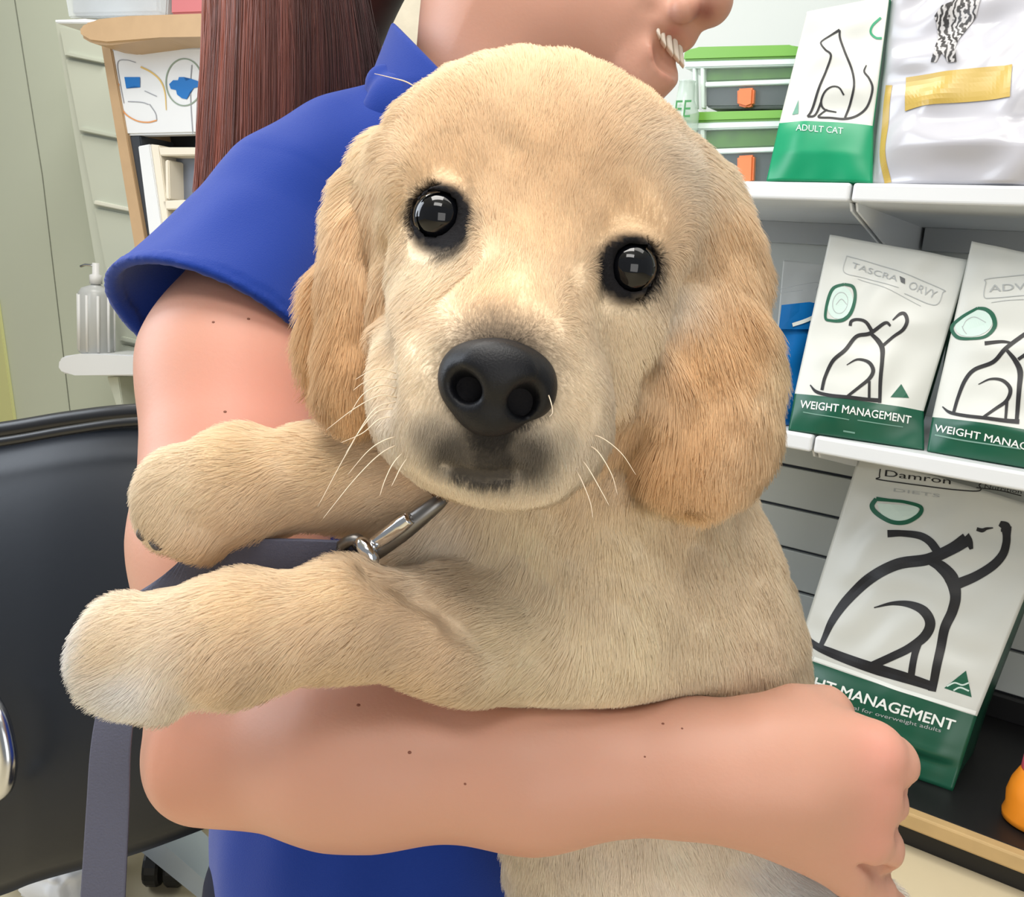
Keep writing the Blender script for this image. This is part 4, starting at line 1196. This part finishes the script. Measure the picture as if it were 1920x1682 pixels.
for j, t in enumerate(tt):
    xt = 385 + s_ * 262; xm = 384 + s_ * 305; xe = 374 + s_ ** 1.15 * 345
    yt = -420 + 0 * s_; ym = 60 - 40 * s_; ye = 352 - 205 * s_ + dn[:, 0] * 9 + 10
    a, b_, c_ = (1 - t) ** 2, 2 * t * (1 - t), t * t
    X = a * xt + b_ * xm + c_ * xe + wob * math.sin(math.pi * t) * .7 + dn[:, 1] * 5 * t + dn[:, 2] * 3 * math.sin(6 * t)
    Y = a * yt + b_ * ym + c_ * ye
    D = .735 - .075 * np.sin(np.pi * np.clip(s_ * .86 + .07, 0, 1)) ** .5 * (1 - .30 * t) + .020 * lay + .012 * (1 - t)
    pts[:, j] = np.array([P(x, y, d) for x, y, d in zip(X, Y, D)])
u_ = np.clip(s_ + dn[:, 3] * .12, 0, 1)
c1 = np.array([lin(128), lin(74), lin(60)]); c2 = np.array([lin(58), lin(32), lin(32)])
col = c1 * (1 - u_[:, None]) ** 1.6 + c2 * (1 - (1 - u_[:, None]) ** 1.6); col *= RNG.uniform(.72, 1.28, (n, 1)) * (1 + .38 * fnoise(np.c_[s_ * 40, lay * 1.5, 0 * s_], 1.0, 8))[:, None].clip(.35, 1.9)
strands('hair_strands', pts, np.full(n, .00038), np.full(n, .0002), col, M_hairs, hair)
# ================================================================== puppy
pu = SDF()
# skull, cheeks, muzzle
pu.E(1012, 392, .402, 312, 262, 280, roll=15, k=.02)
pu.E(835, 560, .372, 118, 165, 120, roll=8, k=.03)
pu.E(1135, 625, .380, 128, 165, 125, roll=-18, k=.03)
pu.cone(P(1000, 470, .372), P(942, 655, .318), 118 * .372 / FPX, 98 * .318 / FPX, .03)
pu.E(930, 745, .338, 196, 165, 185, roll=8, k=.022)
pu.E(828, 785, .326, 88, 98, 105, roll=10, k=.02)
pu.E(806, 680, .347, 78, 140, 84, roll=4, k=.025)
pu.E(1022, 805, .331, 88, 96, 105, roll=-6, k=.02)
pu.E(925, 868, .338, 105, 56, 95, roll=6, k=.016)
pu.E(840, 335, .362, 78, 40, 50, roll=-12, k=.02)
pu.E(1185, 425, .366, 78, 40, 50, roll=38, k=.02)
pu.chain([(860, 945, .452, 78), (690, 962, .438, 34)], k=.015)
# neck and trunk
pu.E(1060, 850, .445, 255, 230, 190, k=.04)
pu.E(1120, 1080, .475, 310, 300, 200, k=.04)
pu.E(885, 1060, .455, 165, 140, 90, k=.03)
pu.E(1214, 1300, .500, 289, 300, 210, k=.05)
pu.E(1190, 1600, .505, 228, 260, 190, k=.05)
pu.E(1560, 1760, .465, 160, 125, 100, k=.04)
pu.E(1330, 1740, .480, 200, 160, 130, k=.03)
# ears
er = SDF()
er.E(1336, 600, .402, 68, 190, 42, roll=-10, yaw=20, k=.03)
er.E(1322, 742, .390, 86, 152, 36, roll=1, yaw=14, k=.04)
er.E(1276, 832, .386, 54, 70, 28, roll=14, k=.03)
er.E(1300, 640, .408, 76, 220, 30, roll=-6, k=.02)
el = SDF()
el.E(702, 390, .408, 56, 150, 58, roll=14, k=.02)
el.E(664, 600, .392, 42, 170, 44, roll=4, yaw=-18, k=.025)
el.E(676, 712, .394, 34, 58, 36, roll=-4, k=.02)
pu.E(1322, 440, .408, 66, 130, 66, roll=-30, k=.03)
pu.nest(er, .014); pu.nest(el, .010)
pu.E(690, 650, .418, 44, 160, 30, roll=2, k=.012)
pu.E(622, 588, .418, 42, 110, 36, roll=14, yaw=-10, k=.010)
# upper front leg
pu.chain([(1000, 960, .465, 110), (800, 882, .440, 90), (610, 892, .426, 78), (450, 912, .415, 90), (340, 926, .408, 72)], k=.016, k0=.03)
for (x, y) in ((336, 892), (320, 938), (332, 980), (385, 998)):
    pu.S(x, y, .405, 44, k=.010)
# lower front leg
pu.chain([(1080, 1190, .440, 150), (870, 1198, .405, 98), (640, 1158, .385, 84), (450, 1186, .376, 92), (280, 1216, .370, 96)], k=.018, k0=.04)
for (x, y, r) in ((218, 1180, 52), (200, 1236, 52), (232, 1276, 54), (295, 1282, 52)):
    pu.S(x, y, .364, r, k=.010)
def trace(sdf, x, y, t0=.2):
    r = unit(ray(x, y)); t = t0
    for _ in range(80):
        d = float(sdf.ev((CAM + r * t)[None].astype(np.float32))[0])
        if d < 1e-4: break
        t += d * .8
    return CAM + r * t, t * float(np.dot(r, -AZ))
def T3(sdf, x, y): return (x, y, trace(sdf, x, y)[1])
# creases where the ears hang against the cheeks
for line, r_, in (([(716, 470), (712, 560), (716, 650), (722, 740)], .0040), ([(1285, 540), (1268, 620), (1232, 710), (1196, 800), (1170, 870)], .0045)):
    L3 = [trace(pu, *q)[0] for q in line]
    for a, b in zip(L3[:-1], L3[1:]): pu.cone(a, b, r_, r_, .010, 'sub')
L3 = [trace(pu, *q)[0] for q in ((712, 1084), (790, 1110), (870, 1166), (930, 1226))]
for a, b in zip(L3[:-1], L3[1:]): pu.cone(a, b, .0030, .0030, .010, 'sub')
# mouth line
L3 = [trace(pu, *q)[0] for q in ((838, 872), (868, 886), (905, 893), (945, 890), (975, 878))]
for a, b in zip(L3[:-1], L3[1:]): pu.cone(a, b, .0009, .0009, .004, 'sub')
# eye sockets with soft lids
EYES = []
for (x, y) in ((824, 407), (1181, 502)):
    q, d = trace(pu, x, y)
    c = q + unit(ray(x, y)) * .0058
    EYES.append((x, y, d, c))
    Rm_ = 46 * d / FPX; cc_ = (q + unit(ray(x, y)) * .0005).astype(np.float32); ax_ = unit(ray(x, y)).astype(np.float32)
    def tor(p, cc_=cc_, ax_=ax_, Rm_=Rm_):
        v = p - cc_; h_ = v @ ax_; rr_ = np.sqrt(np.maximum((v ** 2).sum(1) - h_ ** 2, 0))
        return np.sqrt((rr_ - np.float32(Rm_)) ** 2 + h_ ** 2) - np.float32(.0018)
    pu.add(tor, .006, cc_, Rm_ + .004)
    pu.sphere(c, 53 * d / FPX, .0025, 'sub')
for a, b in FORE: pu.cone(P(*a[:3]), P(*b[:3]), a[3] + .0015, b[3] + .0015, .006, 'sub')
pu.cone(P(1385, 1450, .416), P(1560, 1470, .416), .030, .030, .006, 'sub')
lo, hi = auto_bounds(pu); lo[2] = max(lo[2], .36)
Vq, Fq, Nq = mesh_sdf(pu, lo, hi, .0022)

# fur anchors: pixel, depth, flow (image right, image down, toward camera), length mm, colour
G = (245, 208, 166); CR = (247, 224, 192); PA = (247, 231, 210); EA = (228, 184, 136); PW = (240, 212, 178); CH = (245, 225, 192); WH = (250, 244, 238); LT = (249, 218, 178)
ANCH = [
 (935, 600, .315, .15, -1, 0, 4, G), (1000, 450, .335, .2, -1, 0, 4.5, G), (1030, 300, .335, .2, -1, -.2, 6, G), (1060, 160, .375, .1, -.8, -.8, 8, LT),
 (930, 200, .37, -.2, -1, -.4, 8, LT), (860, 250, .36, -.4, -.9, -.2, 8, G), (735, 270, .39, -1, .1, -.3, 13, LT), (1180, 230, .375, .5, -.8, -.3, 8, G), (1230, 330, .37, .8, -.4, -.2, 9, PA), (1310, 330, .40, 1, .15, -.2, 14, CR),
 (780, 540, .345, -.3, .9, -.3, 5.5, CR), (740, 650, .352, -.2, 1, -.3, 6, CR), (1190, 640, .352, .5, .9, -.3, 7, CR), (1140, 780, .348, .35, 1, -.3, 8, PA), (1240, 560, .37, .4, 1, -.2, 8, PA),
 (800, 700, .308, -.7, .5, -.3, 3.5, CR), (780, 830, .315, -.3, .9, -.3, 4.5, PA), (860, 860, .302, 0, 1, -.1, 3.5, PA), (1060, 740, .312, .7, .4, -.3, 3.5, CR), (1060, 860, .318, .3, 1, -.3, 5, PA), (925, 915, .318, 0, 1, -.3, 6, PA), (980, 860, .302, 0, 1, 0, 3.5, PA),
 (835, 330, .338, -.25, -1, 0, 4.5, G), (1185, 420, .342, .35, -1, 0, 4.5, G), (825, 480, .335, -.2, 1, 0, 4, CR), (1175, 580, .340, .25, 1, 0, 4, CR), (740, 420, .36, -.5, .7, -.2, 6, LT),
 (690, 440, .39, -.15, 1, 0, 14, G), (668, 600, .37, -.12, 1, 0, 17, EA), (680, 740, .375, 0, 1, 0, 13, EA), (610, 540, .40, -.35, 1, 0, 15, EA), (598, 650, .40, -.2, 1, 0, 16, EA), (640, 340, .41, -.7, .9, 0, 15, LT),
 (1360, 440, .385, .5, 1, 0, 14, G), (1390, 600, .37, .1, 1, 0, 16, EA), (1300, 640, .37, 0, 1, .1, 15, EA), (1330, 780, .36, -.05, 1, 0, 20, EA), (1250, 850, .365, -.15, 1, 0, 15, EA), (1285, 920, .36, -.2, 1, 0, 15, EA), (1440, 680, .39, .04, 1, 0, 15, LT), (1400, 840, .37, -.25, 1, 0, 16, G),
 (960, 990, .40, -.1, 1, .1, 16, CH), (850, 980, .42, -.6, .8, 0, 15, PA), (800, 1070, .42, -.8, .6, 0, 13, PA), (1200, 1000, .39, .15, 1, 0, 15, CH), (1380, 1000, .42, .3, 1, 0, 13, CR), (1150, 1180, .41, -.05, 1, 0, 13, CH), (1420, 1230, .44, .3, 1, 0, 12, CR), (1050, 1260, .42, -.5, .8, 0, 10, CH), (1300, 1290, .43, 0, 1, 0, 12, CH),
 (1100, 1600, .45, -.1, 1, 0, 13, PA), (1300, 1630, .44, .3, 1, 0, 13, PA), (1500, 1670, .43, .7, .6, 0, 12, WH), (1000, 1650, .47, -.4, 1, 0, 13, PA),
 (960, 1200, .39, -1, .15, 0, 7, CH), (800, 1150, .37, -1, .0, 0, 7, PW), (620, 1110, .36, -1, .12, 0, 5.5, LT), (620, 1210, .36, -.9, .5, 0, 10, PW), (450, 1130, .35, -1, .2, 0, 6, LT), (430, 1260, .355, -.75, .75, 0, 12, PW), (250, 1150, .345, -1, .35, 0, 7, CR), (190, 1220, .345, -1, .5, .1, 7, CR), (240, 1310, .35, -.7, .9, 0, 8, WH), (340, 1310, .35, -.5, 1, 0, 10, PA), (800, 1250, .38, -.9, .4, 0, 8, PW), (140, 1230, .36, -1, .6, -.4, 9, WH),
 (820, 860, .415, -1, .05, 0, 9, G), (620, 850, .405, -1, .05, 0, 9, LT), (640, 960, .405, -.9, .4, 0, 7, PW), (450, 850, .395, -1, .2, 0, 10, LT), (460, 960, .39, -.75, .6, 0, 8, PW), (320, 870, .39, -.8, .4, 0, 7, CR), (300, 960, .385, -.4, 1, 0, 8, CR), (390, 1020, .39, -.5, .9, 0, 8, PW), (760, 930, .42, -.95, .25, 0, 7, PW),
]
aP = np.array([P(*a[:3]) for a in ANCH])
aD = np.array([unit(AX * a[3] - AY * a[4] + AZ * a[5]) for a in ANCH])
aL = np.array([a[6] for a in ANCH]) / 1000.0
aC = np.array([[lin(q) for q in a[7]] for a in ANCH])
def coat(V, with_dir=True):
    D = np.zeros((len(V), 3)); L = np.zeros(len(V)); C = np.zeros((len(V), 3))
    for s0 in range(0, len(V), 20000):
        v = V[s0:s0 + 20000]
        d2 = ((v[:, None] - aP[None]) ** 2).sum(2)
        w = 1 / (d2 + .006 ** 2) ** 1.7; w /= w.sum(1)[:, None]
        D[s0:s0 + 20000] = w @ aD; L[s0:s0 + 20000] = w @ aL; C[s0:s0 + 20000] = w @ aC
    return D, L, C
def blob(V, x, y, d, r, soft=.5):
    dist = np.sqrt(((V - P(x, y, d)) ** 2).sum(1)); R = r * d / FPX
    return 1 - sstep(R * (1 - soft), R * (1 + soft), dist)
from_px = {}
def bl(V, x, y, r, soft=.5):
    if (x, y) not in from_px: from_px[(x, y)] = trace(pu, x, y)
    q, d = from_px[(x, y)]
    R = r * d / FPX
    return 1 - sstep(R * (1 - soft), R * (1 + soft), np.sqrt(((V - q) ** 2).sum(1)))
def lateral(V, x, y, c, drop):
    a = unit(ray(x, y)); v = V - (c - AY * drop); h_ = v @ a
    return np.sqrt(np.maximum((v ** 2).sum(1) - h_ ** 2, 0)) + 9 * (np.abs(h_) > .028)
def pigment(V):
    """dark skin: rims of the eyes, lips and the muzzle under the nose"""
    m = np.zeros(len(V))
    for (x, y, d, c) in EYES:
        rd = lateral(V, x, y, c, 0) * FPX / d
        m = np.maximum(m, 1.0 * (1 - sstep(55, 76, rd)))
        rd2 = lateral(V, x, y, c, 10 * d / FPX) * FPX / d
        m = np.maximum(m, .9 * (1 - sstep(52, 76, rd2)))
        m = np.maximum(m, .62 * bl(V, x + 6, y + 34, 50, .5))
    m = np.maximum(m, .5 * bl(V, 1128, 500, 28, .8)); m = np.maximum(m, .50 * bl(V, 870, 425, 34, .7))
    m = np.maximum(m, .5 * bl(V, 866, 375, 26, .8))
    m = np.maximum(m, bl(V, 935, 725, 104, .22))
    for q, r, a in (((935, 690), 108, .9), ((935, 640), 66, .55), ((920, 812), 72, .98), ((862, 845), 66, .88), ((925, 862), 72, .95), ((985, 852), 66, .86), ((822, 815), 50, .55), ((866, 880), 30, .93), ((886, 887), 30, .93), ((905, 890), 30, .93), ((926, 890), 30, .93), ((946, 886), 30, .93), ((1040, 830), 44, .35)):
        m = np.maximum(m, a * bl(V, *q, r, .6))
    return m
PIG = np.array([lin(24), lin(23), lin(26)])
D_, L_, C_ = coat(Vq)
pg = pigment(Vq)[:, None]
Cq = C_ * (1 - pg) + PIG * pg
Cq = Cq * .95
M_pskin = attr_mat('puppy_undercoat', 'tint', .75, .15, bump=.3, bscale=700)
puppy = empty('golden_retriever_puppy', P(1150, 1500, .48) * [1, 1, 0] + [0, 0, .3], 'cream golden retriever puppy held in the arms of the person, looking at the camera', 'dog')
body_p = np_mesh('body', Vq, Fq, M_pskin, puppy, np.c_[Cq, np.ones(len(Cq))])

# --- fur -------------------------------------------------------------
tri = np.vstack([Fq[:, [0, 1, 2]], Fq[:, [0, 2, 3]]])
A_, B_, Cc_ = Vq[tri[:, 0]], Vq[tri[:, 1]], Vq[tri[:, 2]]
tn = np.cross(B_ - A_, Cc_ - A_); ar = np.linalg.norm(tn, axis=1) / 2
cen = (A_ + B_ + Cc_) / 3; tn /= np.linalg.norm(tn, axis=1)[:, None] + 1e-12
px_, py_, pd_ = pxd(cen)
vis = np.where((tn @ AZ) > -.35, 1.0, .12) * np.where(py_ < 1760, 1, .1)
headw = np.where((pd_ < .40) & (py_ < 960), 1.35, 1.0)
NFUR = 700000
pr = ar * vis * headw; pr /= pr.sum()
ti = RNG.choice(len(tri), NFUR, p=pr)
r1 = np.sqrt(RNG.uniform(size=NFUR)); r2 = RNG.uniform(size=NFUR)
w0, w1, w2 = 1 - r1, r1 * (1 - r2), r1 * r2
root = A_[ti] * w0[:, None] + B_[ti] * w1[:, None] + Cc_[ti] * w2[:, None]
rn = Nq[tri[ti, 0]] * w0[:, None] + Nq[tri[ti, 1]] * w1[:, None] + Nq[tri[ti, 2]] * w2[:, None]
rn /= np.linalg.norm(rn, axis=1)[:, None]
# fur lies short where the forearm presses in
df = np.full(NFUR, 9.0)
for a, b in FORE:
    A0, B0 = P(*a[:3]), P(*b[:3]); ab = B0 - A0
    t = np.clip((root - A0) @ ab / ab.dot(ab), 0, 1)
    df = np.minimum(df, np.linalg.norm(root - A0 - t[:, None] * ab, axis=1) - (a[3] + (b[3] - a[3]) * t))
press = np.clip(df / .022, .22, 1)
# bare skin: eyes and nose
keep = df > .0035
for (x, y, d, c) in EYES:
    keep &= np.sqrt(((root - (c - unit(ray(x, y)) * .006)) ** 2).sum(1)) > 55 * d / FPX
keep &= np.sqrt((((root - P(934, 722, .296)) / [1, 1, 1]) ** 2).sum(1)) > 80 * .296 / FPX
root, rn, press = root[keep], rn[keep], press[keep]
fl, ln_, fc = coat(root); ln_ = ln_ * press
for (x, y, d, c) in EYES:
    rd = np.sqrt(((root - (c - unit(ray(x, y)) * .006)) ** 2).sum(1)) * FPX / d
    ln_ = ln_ * (.22 + .78 * sstep(50, 105, rd))
ln_ = ln_ * (1 - .45 * bl(root, 935, 700, 130, .4)) * (1 - .45 * bl(root, 912, 880, 70, .6))
N_ = len(root)
n1 = fnoise(root, 90, 21); n2 = fnoise(root, 90, 22); n3 = fnoise(root, 240, 23); n4 = fnoise(root, 240, 24); n5 = fnoise(root, 60, 25)
t1 = np.cross(rn, fl); t1 /= np.linalg.norm(t1, axis=1)[:, None] + 1e-9
fl = fl / (np.linalg.norm(fl, axis=1)[:, None] + 1e-9)
fl = fl + t1 * (.20 * n1 + .10 * n3 + RNG.normal(size=N_) * .10)[:, None]
fl = fl - rn * (fl * rn).sum(1)[:, None]; fl /= np.linalg.norm(fl, axis=1)[:, None] + 1e-9
short = ln_ < .006
lift = np.where(short, .20, .30) + .10 * n4 + .08 * RNG.uniform(size=N_)
lift = np.clip(lift, .08, .8)
ll = ln_ * RNG.uniform(.65, 1.2, N_) * (1 + .18 * n5)
d0 = fl * np.cos(lift * 1.9)[:, None] + rn * np.sin(lift * 1.9)[:, None]
d1 = fl * np.cos(lift * .7)[:, None] + rn * np.sin(lift * .7)[:, None]
K = 5
pts = np.zeros((N_, K, 3)); pts[:, 0] = root - rn * .0004
grav = np.array([0, 0, -1.0])
cur = pts[:, 0].copy()
for j in range(1, K):
    a = j / (K - 1)
    dd = d0 * (1 - a) + d1 * a + grav * (.25 * a * (ln_ / .02))[:, None] + t1 * (.10 * np.sin(3 * a + n2 * 3))[:, None]
    dd /= np.linalg.norm(dd, axis=1)[:, None]
    cur = cur + dd * (ll / (K - 1))[:, None]; pts[:, j] = cur
pgf = pigment(root)[:, None]
var = RNG.normal(1, .05, (N_, 1)) + .025 * n3[:, None]
fcol = np.clip(fc * var, .01, .95)
fcol = fcol * (1 - pgf) + PIG * pgf * RNG.uniform(.6, 1.9, (N_, 1))
M_fur = attr_mat('cream_fur', 'tint', .62, .18, nattr='lay')
layn = rn * .9 + .14 * np.cross(t1, d1) * np.sign((np.cross(t1, d1) * rn).sum(1))[:, None]
layn += RNG.normal(size=(N_, 3)) * .05
layn /= np.linalg.norm(layn, axis=1)[:, None]
rad = np.where(ln_ < .008, .00008, .000105)
strands('fur', pts, rad, rad * .35, fcol, M_fur, body_p, layn)

# --- eyes, nose, claws, whiskers ------------------------------------
M_eye = mat('dark_eye', rgb(5, 6, 8), .03, .5)
M_iris = mat('dark_brown_iris', rgb(10, 11, 15), .03, .45)
for (x, y, d, c) in EYES:
    bm = bmesh.new(); bmesh.ops.create_uvsphere(bm, u_segments=48, v_segments=32, radius=1)
    R_ = 51.5 * d / FPX
    for v in bm.verts: v.co = Vector(c) + v.co * R_
    e = link_bm('eye', bm, M_eye, smooth=True); adopt(e, puppy)
    q = Vector(unit(CAM + AX * .03 - c)).to_track_quat('Z', 'Y')
    bm = bmesh.new(); bmesh.ops.create_uvsphere(bm, u_segments=40, v_segments=32, radius=1)
    for v in list(bm.verts):
        if v.co.z < .60: bm.verts.remove(v)
    for v in bm.verts: v.co = Vector(c) + q @ (v.co * R_ * (1.006 + .03 * max(0, v.co.z - .6)))
    adopt(link_bm('iris', bm, M_iris, smooth=True), e)
nz = SDF()
nz.E(934, 702, .3020, 100, 66, 74, roll=7, pitch=-18, k=.008)
nz.E(862, 712, .2990, 34, 46, 40, roll=18, k=.008)
nz.E(1004, 734, .3000, 34, 46, 40, roll=-8, k=.008)
nz.E(918, 775, .2995, 56, 44, 50, roll=6, k=.010)
nz.E(934, 690, .2890, 60, 40, 24, roll=8, k=.010)
nz.E(872, 724, .2900, 31, 25, 125, roll=28, yaw=-12, k=.004, op='sub')
nz.E(984, 750, .2915, 28, 27, 125, roll=-10, yaw=12, k=.004, op='sub')
nz.cone(P(846, 744, .2885), P(880, 756, .2855), .0018, .0012, .003, 'sub')
nz.cone(P(1020, 766, .2900), P(985, 782, .2870), .0018, .0012, .003, 'sub')
nz.cone(P(924, 760, .2850), P(912, 842, .2905), .0014, .0020, .003, 'sub')
lo, hi = auto_bounds(nz)
Vn, Fn, Nn = mesh_sdf(nz, lo, hi, .0010)
M_nose = mat('black_nose_leather', rgb(13, 14, 19), .48, .3, bump=.15, bscale=1400, coat=.0)
np_mesh('nose', Vn, Fn, M_nose, puppy)
M_claw = mat('dark_claw', rgb(70, 64, 62), .35, .5)
for p_, r_ in (([(268, 985, .400), (262, 1002, .396), (268, 1014, .396)], (.0018, .0016, .0006)), ([(284, 1014, .396), (292, 1026, .394), (304, 1030, .395)], (.0016, .0014, .0006)),
               ([(212, 1318, .360), (216, 1332, .357), (226, 1338, .358)], (.0016, .0015, .0006))):
    tube('claw', PR(p_), list(r_), M_claw, puppy, seg=10, n=14)
M_whisk = mat('pale_whisker', rgb(226, 208, 184), .4, .4)
WK = [[(742, 700, .318), (715, 692, .312), (690, 698, .306), (666, 712, .302)], [(742, 712, .318), (716, 708, .312), (685, 716, .306), (662, 732, .302)],
      [(742, 728, .318), (715, 722, .311), (680, 740, .304), (655, 778, .300)], [(744, 745, .318), (712, 742, .310), (665, 766, .303), (612, 806, .298)],
      [(744, 765, .318), (708, 772, .310), (676, 806, .304), (648, 850, .300)], [(746, 780, .317), (712, 786, .310), (680, 812, .303), (640, 830, .298)],
      [(745, 752, .318), (700, 770, .309), (650, 850, .302), (596, 950, .296)], [(752, 830, .315), (712, 852, .308), (664, 900, .302), (606, 972, .296)],
      [(756, 815, .315), (720, 826, .308), (690, 846, .303), (652, 890, .299)], [(762, 842, .314), (738, 868, .308), (722, 900, .304), (712, 930, .301)], [(770, 850, .314), (752, 876, .309), (742, 896, .306), (734, 912, .304)],
      [(1092, 830, .318), (1120, 846, .312), (1146, 888, .306), (1158, 928, .303)], [(1098, 812, .319), (1130, 822, .312), (1165, 850, .306), (1192, 890, .302)],
      [(1082, 850, .318), (1104, 880, .312), (1128, 922, .307), (1142, 948, .304)], [(1075, 872, .318), (1090, 900, .312), (1106, 940, .308), (1112, 972, .305)], [(1010, 700, .305), (1030, 745, .293), (1036, 772, .290), (1030, 782, .289)]]
for w_ in WK:
    tube('whisker', PR(w_), [.00024, .00021, .00015, .00007], M_whisk, puppy, seg=6, n=22)
tube('whisker', PR([(800, 178, .40), (765, 155, .40), (735, 146, .40), (702, 138, .40)]), [.0003, .00028, .0002, .0001], M_whisk, puppy, seg=6, n=20)
